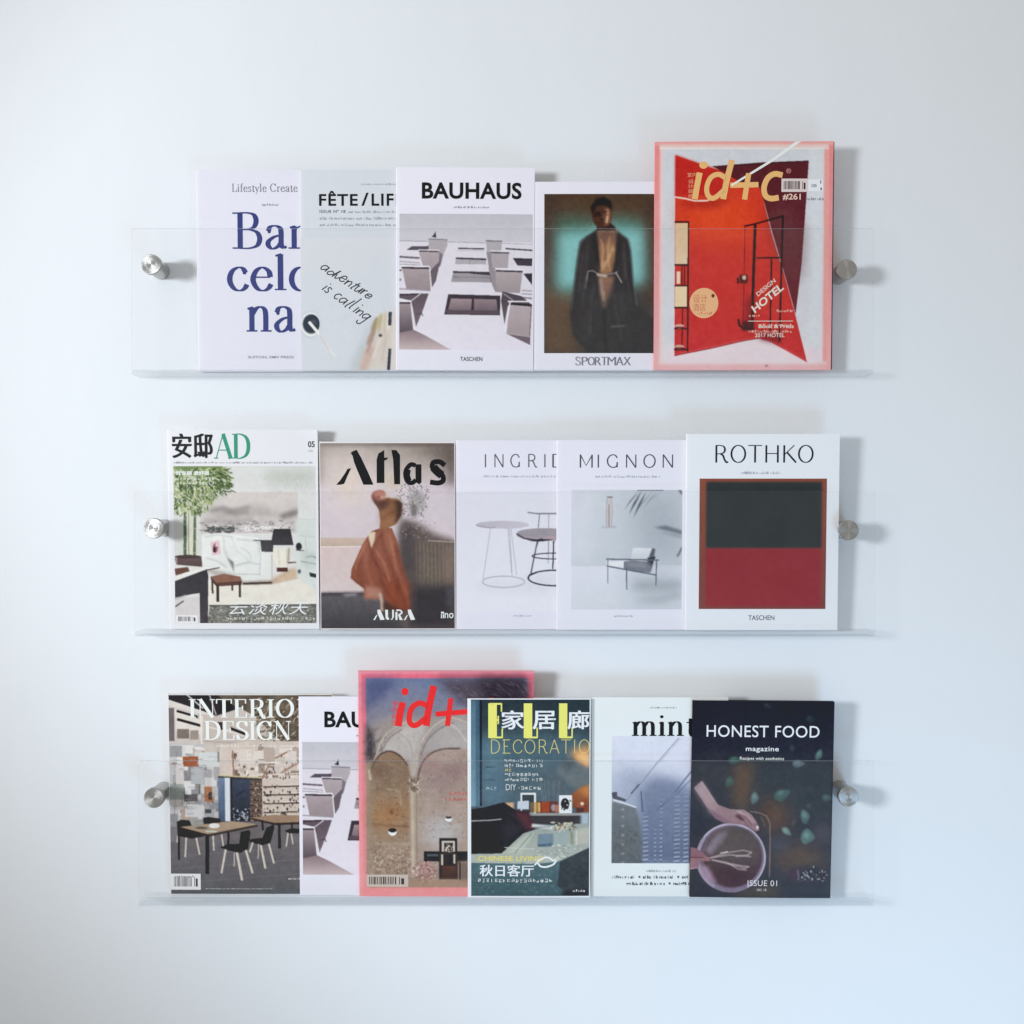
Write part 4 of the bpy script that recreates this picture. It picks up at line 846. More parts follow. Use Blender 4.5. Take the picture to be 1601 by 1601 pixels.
def atlas():
    m = Magazine('magazine', 'magazine with a figure bending back in a rust coloured gown', 'magazine', 500, 691, 712, 985, 1, 1, cover=(216, 214, 222), bow=.0007)
    m.setcrop(480, 650, 4.328)
    c = m.canvas(92, 188, 998, 1443, (198, 190, 202), 7)
    c.rect(92, 188, 998, 520, (158, 148, 142), to=(198, 188, 194)); c.rect(92, 470, 998, 860, (202, 194, 208), to=(206, 194, 204), blur=12); c.rect(92, 188, 998, 205, (92, 86, 84), blur=3)
    c.poly([(120, 230), (420, 230), (560, 520), (380, 620), (140, 560)], (212, 200, 200), blur=20, alpha=.7); c.poly([(240, 380), (330, 380), (330, 580), (250, 600)], (214, 200, 184), blur=14, alpha=.8); c.poly([(640, 188), (998, 188), (998, 500), (960, 360), (800, 250)], (92, 82, 78), blur=14, alpha=.85); c.rect(956, 188, 998, 470, (70, 62, 62), blur=8, alpha=.8); c.rect(92, 188, 110, 460, (130, 122, 120), blur=4, alpha=.6)
    c.poly([(540, 390), (640, 420), (640, 500), (520, 490)], (200, 184, 160), blur=8, alpha=.7)
    c.rect(92, 826, 400, 886, (196, 176, 166), to=(184, 164, 152)); c.line([(92, 888), (400, 886)], 7, (222, 210, 212)); c.rect(92, 892, 420, 1205, (206, 188, 190), to=(204, 190, 196))
    c.rect(92, 1200, 998, 1443, (96, 94, 100), to=(70, 68, 74)); c.poly([(92, 1198), (420, 1192), (400, 1215), (92, 1222)], (70, 66, 74), blur=2); c.poly([(230, 1212), (330, 1204), (350, 1212), (270, 1220)], (190, 184, 190), blur=2)
    # radiator and shade at the right
    c.poly([(640, 700), (760, 730), (860, 800), (998, 842), (998, 1443), (640, 1443), (610, 900)], (104, 92, 90), blur=5); c.poly([(720, 846), (998, 850), (998, 1150), (720, 1180)], (112, 102, 94), blur=2)
    for x in range(725, 990, 26): c.line([(x, 850), (x + 4, 1180)], 9, (90, 82, 78), blur=1, alpha=.8); c.line([(x + 11, 856), (x + 14, 1160)], 4, (140, 130, 116), blur=1, alpha=.6)
    c.poly([(920, 900), (998, 880), (998, 1150), (920, 1150)], (128, 112, 106), blur=5, alpha=.8); c.poly([(630, 720), (720, 760), (740, 1150), (690, 1250), (640, 1000)], (78, 72, 76), blur=8, alpha=.9); c.poly([(690, 1150), (998, 1150), (998, 1443), (690, 1443)], (62, 58, 64), blur=8); c.line([(820, 846), (998, 856)], 8, (160, 146, 140)); c.rect(940, 1160, 985, 1300, (76, 76, 86), blur=3)
    # flaking plaster
    c.ell(740, 590, 60, 84, (150, 148, 150), blur=4, alpha=.8); c.leaves((580, 470, 830, 700), 240, 16, 4, [(116, 110, 112), (140, 136, 138), (218, 212, 218), (104, 98, 100)], (0, 360), inside=lambda x, y: abs(x - 720) < 130 - abs(y - 560) * .5); c.leaves((640, 710, 880, 830), 50, 24, 3.5, [(130, 122, 124), (190, 184, 190), (150, 144, 148)], (0, 360), alpha=.6); c.ell(722, 640, 20, 50, (120, 116, 118), blur=2)
    # figure
    SK = [(480, 768), (575, 760), (610, 850), (640, 1000), (680, 1140), (692, 1318), (600, 1310), (540, 1270), (505, 1205), (490, 1240), (388, 1240), (384, 1170), (330, 1130), (296, 1095), (300, 1040), (340, 950), (372, 880), (405, 825), (440, 780)]
    c.poly(SK, (152, 96, 78), to=(130, 70, 52)); c.poly([(388, 1150), (510, 1170), (500, 1240), (388, 1240)], (168, 120, 106), blur=3); c.poly([(540, 1120), (690, 1120), (692, 1316), (560, 1290)], (140, 74, 50), blur=7, alpha=.8); c.poly([(610, 850), (640, 1000), (690, 1160), (640, 1100), (590, 900)], (122, 72, 60), blur=3)
    for p, w, k in [([(420, 850), (440, 960), (540, 1110)], 9, (112, 60, 46)), ([(402, 900), (360, 1010), (380, 1130)], 8, (130, 78, 60)), ([(520, 780), (470, 860), (430, 900)], 8, (120, 66, 50)), ([(560, 800), (590, 950), (600, 1100)], 10, (180, 118, 96)), ([(460, 900), (520, 1000), (560, 1120)], 9, (188, 126, 104)), ([(330, 1040), (350, 960), (400, 860)], 10, (184, 124, 104)), ([(500, 1100), (540, 1200), (610, 1290)], 8, (110, 54, 38)), ([(296, 1095), (340, 1130), (390, 1168)], 8, (104, 62, 50))]: c.line(p, w, k, blur=1.5, alpha=.85)
    for p, w, k in [([(500, 790), (520, 900), (580, 1040), (640, 1200), (660, 1310)], 12, (106, 58, 46)), ([(540, 790), (570, 900), (620, 1060), (670, 1220)], 9, (176, 118, 98)), ([(440, 900), (470, 1000), (500, 1110), (520, 1200)], 11, (108, 62, 50)), ([(390, 900), (400, 1000), (430, 1120), (450, 1200)], 9, (176, 120, 102)), ([(350, 980), (350, 1060), (376, 1140)], 9, (106, 62, 52)), ([(590, 1060), (610, 1180), (620, 1300)], 9, (100, 52, 40)), ([(480, 820), (440, 960), (420, 1050)], 7, (112, 66, 54))]: c.line(catmull(p), w, k, blur=2.5, alpha=.7)
    c.poly([(412, 800), (466, 776), (458, 840), (436, 900)], (216, 198, 176), blur=1); c.poly([(440, 782), (530, 750), (560, 762), (470, 790)], (140, 84, 70))
    c.poly([(450, 575), (500, 560), (560, 556), (620, 566), (646, 600), (640, 670), (605, 735), (540, 765), (490, 772), (498, 720), (488, 640)], (118, 82, 58), to=(150, 106, 78)); c.poly([(500, 640), (560, 610), (560, 720), (500, 750)], (154, 108, 78), blur=5, alpha=.8); c.poly([(585, 560), (646, 590), (640, 680), (610, 720), (610, 620)], (74, 54, 46), blur=3)
    c.ell(486, 540, 50, 34, (150, 92, 84), rot=-14, blur=1); c.poly([(448, 520), (500, 508), (540, 530), (500, 536), (462, 548)], (182, 120, 108), blur=1.5); c.ell(506, 556, 30, 18, (196, 146, 130), rot=-20, blur=2); c.line([(448, 560), (470, 590), (500, 600)], 16, (96, 62, 58), blur=2); c.line([(474, 556), (500, 566)], 5, (120, 70, 66), blur=1); c.ell(488, 552, 7, 5, (96, 52, 50), blur=1)
    c.poly([(462, 586), (505, 572), (556, 584), (560, 620), (505, 645)], (100, 68, 60), blur=2.5); c.line([(538, 552), (590, 566), (634, 570)], 8, (176, 146, 114), blur=1.5); c.line([(528, 520), (556, 540), (580, 560)], 8, (206, 188, 172), blur=1.5)
    for p, w, k in [([(510, 660), (540, 620), (590, 600)], 7, (160, 116, 84)), ([(505, 700), (560, 660), (620, 640)], 7, (96, 66, 48)), ([(500, 740), (560, 715), (600, 690)], 6, (172, 128, 98)), ([(625, 600), (622, 660), (600, 720)], 8, (56, 42, 38))]: c.line(p, w, k, blur=2, alpha=.8)
    c.line([(492, 1205), (505, 1260), (506, 1320)], 20, (190, 160, 146), blur=1); c.poly([(520, 1250), (600, 1300), (690, 1320), (520, 1320)], (80, 48, 40), blur=3); c.noise(4, 3)
    K = (30, 24, 28)
    m.shape('title', [(306, 246), (340, 232), (372, 290), (416, 384), (452, 468), (384, 468), (344, 372), (322, 316)], K); m.stroke('title', [(300, 250), (352, 330), (330, 330)], 6, K)
    m.shape('title', [(200, 468), (226, 440), (262, 388), (276, 362), (302, 356), (278, 406), (254, 462), (228, 468)], K)
    m.shape('title', [(474, 300), (486, 258), (526, 234), (526, 456), (474, 456)], K); m.shape('title', [(526, 306), (526, 286), (552, 284), (544, 298)], K)
    m.shape('title', [(574, 234), (606, 234), (632, 268), (632, 465), (592, 465), (586, 300)], K)
    m.shape('title', [(736, 330), (776, 330), (776, 452), (760, 466), (736, 450)], K); m.stroke('title', [(736, 338), (704, 332), (674, 366), (668, 405), (682, 446), (712, 456), (738, 436)], 30, K); m.stroke('title', [(684, 366), (678, 405), (690, 444)], 42, K)
    m.stroke('title', [(934, 338), (900, 314), (858, 318), (850, 350), (878, 378), (916, 402), (922, 440), (890, 456), (834, 450)], 34, K); m.stroke('title', [(856, 350), (886, 382), (914, 404)], 56, K)
    W = (232, 230, 234)
    for x in (445, 652):
        m.shape('subtitle', [(x + 28, 1316), (x + 48, 1314), (x + 78, 1384), (x + 48, 1386), (x + 30, 1340)], W); m.shape('subtitle', [(x, 1386), (x + 20, 1354), (x + 30, 1350), (x + 12, 1386)], W)
    m.shape('subtitle', [(526, 1316), (546, 1316), (546, 1366), (556, 1378), (544, 1386), (530, 1376)], W); m.shape('subtitle', [(574, 1316), (586, 1316), (586, 1366), (574, 1384), (562, 1384), (574, 1372)], W)
    m.shape('subtitle', [(596, 1332), (610, 1330), (610, 1386), (596, 1386)], W); m.stroke('subtitle', [(602, 1320), (628, 1320), (640, 1336), (618, 1352)], 10, W); m.shape('subtitle', [(614, 1350), (628, 1350), (646, 1386), (624, 1386)], W)
    m.text('issue_number', 'no', 930, 1338, 990, 1374, W, .01); m.rect('issue_number', 905, 1330, 926, 1342, W); m.rect('issue_number', 905, 1346, 912, 1374, W); m.rect('issue_number', 918, 1346, 926, 1374, W)
    return m.build()
def ingrid():
    m = Magazine('magazine', 'lavender white magazine with thin drawn wire stools', 'magazine', 713, 689, 925, 985, 1, 1, cover=(217, 219, 236), bow=.0006)
    m.setcrop(700, 650, 4.325)
    c = m.canvas(60, 520, 970, 1330, (214, 216, 234), 8); c.grain = 3.0
    c.rect(60, 520, 970, 1330, (210, 212, 230), to=(216, 220, 236))
    c.ell(380, 1150, 190, 40, (204, 206, 224), blur=8, alpha=.7); c.ell(720, 1130, 230, 56, (202, 204, 222), blur=8, alpha=.7)
    L = (168, 168, 184)
    for a, b in [((290, 765), (240, 1105)), ((408, 765), (432, 1062)), ((428, 765), (466, 1078)), ((418, 765), (436, 1080))]: c.line([a, b], 4.5, L)
    c.ring(378, 1124, 142, 38, 6, (160, 160, 176)); c.ell(370, 740, 180, 27, (176, 174, 190), to=(190, 188, 204), axis=0); c.line([(195, 745), (300, 762), (320, 752)], 5, (140, 136, 152)); c.line([(290, 764), (400, 766)], 4, (206, 206, 220))
    K = (66, 64, 78)
    c.line([(540, 656), (600, 664), (760, 664), (790, 656)], 9, (130, 130, 146)); c.line([(620, 668), (612, 760)], 6, (110, 110, 126)); c.line([(682, 668), (680, 1000)], 5, (140, 140, 156))
    c.line([(606, 850), (600, 880), (560, 1080)], 9, (84, 82, 96)); c.line([(614, 850), (590, 920)], 5, (110, 106, 120)); c.line([(716, 840), (710, 1035)], 9, K); c.line([(880, 840), (920, 1090)], 8, K)
    c.ring(730, 950, 160, 20, 7, K); c.ring(720, 1098, 176, 52, 9, (50, 48, 62)); c.line([(545, 1098), (552, 1080), (600, 1060)], 11, (50, 48, 62))
    c.ell(650, 806, 186, 44, (136, 130, 142), to=(164, 158, 170), axis=1); c.ell(650, 792, 180, 30, (150, 146, 158), tex=8); c.poly([(500, 820), (560, 846), (640, 836), (720, 836), (640, 852), (560, 850)], (60, 54, 66)); c.line([(466, 800), (520, 832), (600, 842), (640, 834)], 8, (56, 52, 64)); c.ell(700, 826, 50, 10, (170, 150, 162))
    c.noise(2, 3)
    m.pen('title', 'INGRI', 252, 262, 660, 350, (84, 86, 100), .085, .07, False, .36); m.pen('title', 'D', 706, 262, 790, 350, (84, 86, 100), .085, .07, False)
    m.greek('small_print', 236, 402, 900, 418, (166, 168, 184), 6); m.greek('small_print', 440, 1350, 572, 1362, (160, 162, 178), 2)
    return m.build()
def mignon():
    m = Magazine('magazine', 'blue white magazine picturing a low armchair under hanging palm leaves', 'magazine', 870, 688, 1083, 985, 1, 2, cover=(216, 219, 236), bow=.0008)
    m.setcrop(860, 650, 4.326)
    c = m.canvas(145, 500, 892, 1310, (190, 198, 212), 9); c.grain = 3.0
    c.rect(145, 500, 892, 1015, (192, 200, 214), to=(186, 196, 210)); c.poly([(560, 500), (892, 500), (892, 1000), (620, 1000)], (160, 171, 186), blur=26); c.poly([(145, 500), (300, 500), (260, 1010), (145, 1010)], (204, 210, 226), blur=18)
    c.rect(145, 1012, 892, 1310, (208, 212, 230), to=(198, 206, 220)); c.poly([(500, 1015), (892, 1015), (892, 1310), (560, 1310)], (176, 186, 200), blur=20); c.poly([(530, 1135), (892, 1130), (892, 1160), (600, 1160)], (128, 138, 152), blur=7); c.poly([(560, 1250), (720, 1230), (892, 1190), (892, 1220), (740, 1260)], (154, 164, 178), blur=5)
    c.line([(145, 1012), (892, 1020)], 4, (176, 184, 198), blur=1)
    c.rect(384, 545, 424, 556, (130, 132, 144)); c.poly([(386, 556), (422, 556), (420, 750), (378, 750)], (190, 186, 192)); c.line([(398, 600), (398, 750)], 6, (130, 130, 144)); c.line([(412, 560), (424, 640), (414, 750)], 4, (176, 160, 158)); c.line([(350, 752), (450, 752)], 5, (150, 158, 172), blur=1); c.line([(382, 560), (380, 740)], 4, (150, 154, 168))
    G = [(88, 96, 108), (112, 120, 132), (134, 142, 154)]
    for x0, y0, x1, y1, k, w in [(600, 505, 498, 640, 1, 14), (620, 505, 530, 670, 0, 18), (650, 510, 562, 690, 0, 18), (690, 510, 580, 650, 2, 13), (640, 505, 505, 600, 2, 12), (720, 510, 620, 640, 2, 12), (760, 505, 640, 600, 2, 10)]:
        dx, dy = x1 - x0, y1 - y0; c.poly([(x0, y0), (x0 + dx * .5 - w * .6, y0 + dy * .5), (x1, y1), (x0 + dx * .55 + w * .6, y0 + dy * .5)], G[k], blur=.8)
    c.line([(590, 503), (760, 503)], 8, (80, 86, 100)); c.line([(870, 505), (892, 530)], 14, (100, 108, 124), blur=1)
    c.poly([(700, 752), (780, 742), (840, 760), (892, 775), (892, 805), (820, 785), (760, 770)], (110, 120, 134), blur=1.5); c.poly([(740, 790), (820, 792), (892, 810), (892, 830)], (140, 150, 164), blur=2); c.line([(892, 890), (860, 950)], 10, (84, 92, 106), blur=1)
    S = (96, 106, 122)
    c.poly([(560, 892), (690, 894), (660, 980), (545, 975)], (208, 214, 226), to=(186, 194, 206)); c.poly([(690, 894), (712, 900), (690, 1030), (640, 1010), (660, 975)], (92, 98, 110), blur=.8); c.poly([(655, 960), (715, 950), (690, 1010)], (60, 64, 76))
    c.poly([(382, 985), (500, 980), (505, 1020), (390, 1015)], (216, 220, 232)); c.poly([(500, 985), (560, 978), (650, 985), (690, 1030), (680, 1060), (560, 1050), (500, 1035)], (110, 116, 128), tex=14); c.poly([(520, 990), (640, 990), (660, 1030), (540, 1020)], (130, 136, 148), blur=2)
    c.line([(382, 968), (735, 975)], 9, S); c.line([(386, 1015), (560, 1048), (715, 1075)], 9, S); c.line([(392, 975), (392, 1130)], 7, (120, 130, 146)); c.line([(518, 1030), (520, 1172)], 8, S); c.line([(720, 975), (716, 1145)], 8, S)
    c.line([(145, 1309), (892, 1309)], 4, (180, 186, 200)); c.noise(3, 3)
    m.pen('title', 'IGNON', 320, 262, 828, 350, (74, 78, 92), .085, .07, False, .3)
    m.stroke('title', [(204, 350), (204, 262)], 9, (74, 78, 92), False); m.stroke('title', [(204, 264), (242, 336), (284, 264)], 7, (74, 78, 92), False); m.stroke('title', [(282, 262), (282, 350)], 9, (74, 78, 92), False)
    m.greek('small_print', 305, 402, 748, 418, (166, 170, 186), 8); m.greek('small_print', 435, 1350, 568, 1362, (160, 164, 180), 3)
    return m.build()
def rothko():
    m = Magazine('book', 'white art book printed with a dark field above a red field', 'book', 1072, 678, 1311, 985, 1, 3, thick=.0047, cover=(218, 223, 240), bow=.0004)
    m.setcrop(1060, 640, 4.003)
    c = m.canvas(133, 430, 928, 1248, (128, 70, 58), 10); c.grain = 3.0
    c.rect(133, 430, 928, 1248, (134, 80, 66), to=(122, 72, 68))
    c.rect(176, 452, 896, 868, (58, 64, 67), blur=1.6); c.rect(176, 868, 896, 1230, (142, 52, 62), blur=1.6); c.noise(3.5, 8)
    m.pen('title', 'ROTHKO', 230, 222, 842, 330, (38, 42, 52), .095, .05, False, .03)
    m.greek('small_print', 392, 386, 648, 402, (156, 160, 178), 5); m.text('small_print', 'TASCHEN', 445, 1288, 608, 1318, (66, 66, 80), .002, 1.02)
    return m.build()
ad(); atlas(); ingrid(); mignon(); rothko()

# ================================================================== LOWEST SHELF
def interior():
    m = Magazine('magazine', 'interiors magazine with black chairs at wooden tables before a patchwork wall', 'magazine', 264, 1091, 521, 1407, 2, 0, cover=(214, 216, 222), bow=.001)
    m.setcrop(190, 1060, 4.003)
    c = m.canvas(303, 130, 1320, 1388, (186, 178, 174), 11)
    # ceiling and upper wall
    c.rect(303, 130, 1320, 470, (196, 188, 186), to=(186, 176, 172)); c.poly([(303, 130), (880, 130), (760, 210), (600, 262), (520, 232), (303, 165)], (52, 48, 52)); c.poly([(600, 130), (1320, 130), (1320, 420), (1000, 420), (820, 250), (700, 190)], (104, 94, 84), tex=24); c.poly([(303, 160), (520, 232), (560, 250), (560, 268), (303, 196)], (212, 206, 206)); c.line([(420, 130), (520, 215)], 8, (200, 196, 196)); c.line([(560, 130), (600, 255)], 7, (180, 176, 176)); c.poly([(630, 180), (700, 165), (690, 215), (620, 240)], (40, 36, 40))
    c.leaves((860, 140, 1320, 430), 300, 46, 5, [(126, 112, 94), (88, 78, 68), (160, 146, 126), (70, 64, 58), (190, 178, 160)], (100, 170))
    c.poly([(303, 200), (520, 262), (520, 460), (303, 450)], (204, 197, 196), to=(192, 186, 184)); c.rect(303, 212, 340, 420, (110, 104, 108)); c.poly([(345, 225), (515, 275), (512, 380), (348, 360)], (216, 210, 208)); c.line([(358, 232), (490, 270)], 15, (40, 36, 38)); c.line([(360, 284), (506, 324)], 17, (38, 34, 36)); c.rect(356, 345, 432, 405, (122, 114, 108)); c.rect(438, 352, 490, 410, (150, 140, 132)); c.line([(505, 280), (508, 470)], 10, (222, 216, 212))
    c.poly([(520, 250), (700, 280), (860, 340), (860, 470), (520, 470)], (190, 180, 176)); c.line([(540, 330), (780, 385)], 12, (212, 204, 200)); c.line([(690, 340), (780, 376)], 17, (46, 40, 42)); c.rect(610, 300, 640, 350, (60, 54, 56)); c.rect(610, 462, 680, 504, (34, 32, 36)); c.line([(520, 420), (860, 440)], 9, (170, 160, 156))
    # patchwork of blocks
    cols = [(120, 112, 112), (150, 126, 108), (172, 156, 144), (134, 136, 144), (196, 198, 204), (178, 180, 188), (206, 204, 206), (160, 160, 168), (188, 182, 180), (214, 214, 218), (146, 148, 156), (200, 192, 186)]
    c.rect(303, 440, 620, 1000, (184, 184, 190)); c.blocks((303, 440, 618, 960), 130, 40, 95, cols)
    for x, y, w, h, k in [(390, 516, 96, 64, (160, 92, 60)), (522, 706, 48, 96, (164, 108, 78)), (395, 752, 84, 50, (96, 92, 98)), (345, 566, 48, 130, (206, 200, 204)), (400, 690, 40, 66, (214, 216, 222)), (308, 450, 78, 70, (150, 152, 158)), (490, 490, 115, 90, (200, 206, 212)), (440, 590, 84, 100, (172, 176, 184)), (303, 690, 90, 100, (150, 160, 160)), (545, 740, 24, 50, (88, 62, 50)), (524, 850, 40, 26, (70, 80, 74)), (400, 820, 120, 80, (198, 200, 206)), (303, 880, 50, 180, (140, 142, 150))]:
        c.rect(x, y, x + w, y + h, k)
    for _ in range(34):
        x = c.rng.uniform(303, 610); y = c.rng.uniform(440, 940); L = c.rng.uniform(30, 90)
        c.line([(x, y), (x, y + L)] if c.rng.random() < .5 else [(x, y), (min(x + L, 612), y)], 3.5, (110, 106, 112), alpha=.6)
    c.leaves((303, 440, 615, 960), 120, 30, 2, [(120, 118, 124), (226, 226, 230)], (0, 180), alpha=.5)
    # book wall at the right
    c.poly([(620, 440), (860, 420), (1320, 420), (1320, 960), (880, 960), (620, 640)], (202, 190, 184), tex=14)
    cw = [(212, 202, 198), (190, 176, 170), (136, 118, 110), (224, 216, 212), (168, 150, 140), (204, 192, 188), (216, 208, 204)]
    c.blocks((690, 460, 1320, 650), 90, 24, 60, cw); 
    for y in (470, 520, 575, 630, 690, 740, 790, 850): c.line([(690 if y < 650 else 885, y + 14), (1320, y - 40 + (y - 470) * .14)], 7, (218, 206, 200), alpha=.9)
    for y in (700, 752, 806, 862): c.line([(890, y + 8), (1320, y)], 10, (74, 60, 54), alpha=.85)
    c.leaves((890, 690, 1320, 880), 150, 20, 6, [(60, 52, 50), (196, 180, 166), (140, 116, 100), (44, 42, 46)], (80, 100)); c.leaves((700, 470, 1320, 650), 120, 26, 4, [(94, 74, 64), (226, 212, 202), (70, 58, 54)], (70, 110))
    c.line([(1095, 460), (940, 540), (880, 660)], 9, (150, 112, 92)); c.line([(1320, 430), (1000, 620)], 10, (160, 122, 100)); c.line([(1060, 470), (1110, 492)], 16, (232, 226, 220)); c.rect(860, 440, 900, 620, (120, 100, 92), alpha=.6)
    c.blocks((700, 455, 1320, 560), 26, 40, 80, [(222, 214, 210), (206, 196, 190), (214, 206, 204), (180, 164, 156)]); c.line([(700, 480), (705, 630)], 10, (150, 118, 100)); c.line([(612, 636), (880, 652)], 9, (200, 184, 130), alpha=.8)
    # doorway
    c.poly([(608, 640), (880, 655), (880, 960), (608, 940)], (60, 62, 72)); c.rect(608, 650, 652, 925, (112, 132, 162), to=(74, 90, 116)); c.rect(650, 650, 682, 925, (206, 216, 230)); c.rect(694, 665, 808, 930, (66, 76, 98), to=(42, 46, 58)); c.line([(715, 770), (770, 730)], 9, (40, 48, 66)); c.line([(640, 700), (628, 860)], 12, (90, 112, 146), blur=1); c.leaves((690, 840, 800, 920), 40, 16, 5, [(190, 196, 206), (110, 120, 136)], (0, 180)); c.rect(806, 665, 882, 940, (104, 88, 80))
    for y in range(690, 930, 34): c.line([(808, y), (880, y)], 8, (58, 50, 50)); c.leaves((808, y - 20, 880, y - 4), 10, 14, 4, [(160, 140, 124), (80, 66, 62), (190, 176, 160)], (85, 95))
    c.rect(686, 650, 696, 935, (36, 36, 42))
    # floor
    c.poly([(303, 1000), (560, 930), (1320, 920), (1320, 1388), (303, 1388)], (112, 106, 112), to=(96, 98, 104)); c.noise(5, 8, (303, 1000, 1320, 1388)); c.rect(303, 960, 350, 1060, (120, 120, 128))
    for y in (1130, 1210, 1300): c.line([(303, y + 20), (1320, y - 60)], 4, (128, 122, 128), alpha=.6)
    # chairs and tables
    K = (34, 34, 40); W = (206, 200, 194)
    c.line([(404, 1030), (396, 1152)], 10, W); c.line([(466, 1025), (486, 1135)], 10, W); c.line([(350, 1020), (346, 1060)], 8, W); c.poly([(346, 930), (372, 916), (425, 920), (440, 955), (470, 1000), (520, 1020), (440, 1036), (352, 1020)], K)
    c.poly([(510, 905), (545, 898), (620, 910), (620, 940), (515, 945)], K); c.line([(572, 1020), (576, 1110)], 9, W); c.line([(625, 1010), (636, 1085)], 8, W)
    c.poly([(366, 962), (690, 924), (852, 944), (540, 1008)], (166, 144, 124)); c.poly([(366, 962), (540, 1008), (538, 1022), (366, 976)], (52, 46, 46)); c.poly([(540, 1008), (852, 944), (852, 960), (540, 1024)], (70, 60, 56)); c.ell(580, 954, 34, 16, (222, 222, 224)); c.ell(500, 968, 40, 8, (96, 96, 92)); c.ell(560, 990, 40, 6, (190, 196, 188)); c.rect(450, 915, 475, 965, (150, 150, 140), alpha=.7)
    c.line([(536, 1015), (533, 1255)], 24, (36, 38, 48)); c.line([(358, 972), (357, 1170)], 12, K); c.line([(668, 1000), (667, 1070)], 14, K)
    c.poly([(808, 902), (950, 884), (1200, 890), (1200, 925), (1080, 936), (960, 936)], (154, 128, 108)); c.poly([(808, 902), (960, 936), (1200, 926), (1200, 942), (960, 950), (820, 918)], (60, 50, 48)); c.line([(985, 940), (987, 1095)], 17, K); c.line([(880, 925), (884, 980)], 12, K); c.line([(1065, 940), (1066, 980)], 10, K)
    c.poly([(1020, 985), (1060, 970), (1140, 975), (1150, 1000), (1040, 1002)], K); c.line([(1040, 1000), (1028, 1085)], 8, W); c.line([(1060, 1005), (1070, 1070)], 7, W)
    c.poly([(950, 945), (956, 965), (930, 1060), (880, 1078), (802, 1058), (800, 1040), (880, 1030), (905, 968)], K)
    c.line([(870, 1078), (896, 1222)], 13, W); c.line([(920, 1070), (950, 1190)], 11, W); c.line([(856, 1070), (852, 1160)], 8, (180, 172, 166)); c.line([(820, 1060), (800, 1120)], 9, W)
    c.poly([(745, 992), (800, 980), (806, 1000), (790, 1100), (740, 1126), (660, 1108), (615, 1092), (660, 1070), (735, 1068)], K)
    c.line([(650, 1105), (622, 1252)], 12, W); c.line([(720, 1125), (750, 1298)], 15, W); c.line([(776, 1110), (816, 1252)], 13, W); c.line([(704, 1125), (702, 1210)], 8, (180, 172, 166)); c.noise(5, 2)
    c.rect(303, 1360, 1320, 1388, (90, 96, 102), blur=1, alpha=.6)
    m.pen('title', 'INTERIO', 430, 155, 1086, 270, (236, 236, 238), .17, .045, track=.02); m.pen('title', 'R', 1104, 155, 1205, 270, (236, 236, 238), .17, .045)
    m.pen('title#2', 'DESIGN', 524, 292, 1066, 410, (236, 236, 238), .17, .045, track=-.02)
    m.bars(303, 1260, 490, 1362, (70, 70, 76), (226, 228, 238), 8); m.greek('barcode', 330, 1272, 450, 1284, (120, 120, 130), 3)
    m.greek('small_print', 600, 440, 1085, 455, (226, 224, 222), 9); m.greek('small_print', 1040, 1285, 1200, 1296, (220, 220, 224), 4); m.greek('small_print', 520, 1350, 940, 1358, (190, 194, 200), 7)
    return m.build()
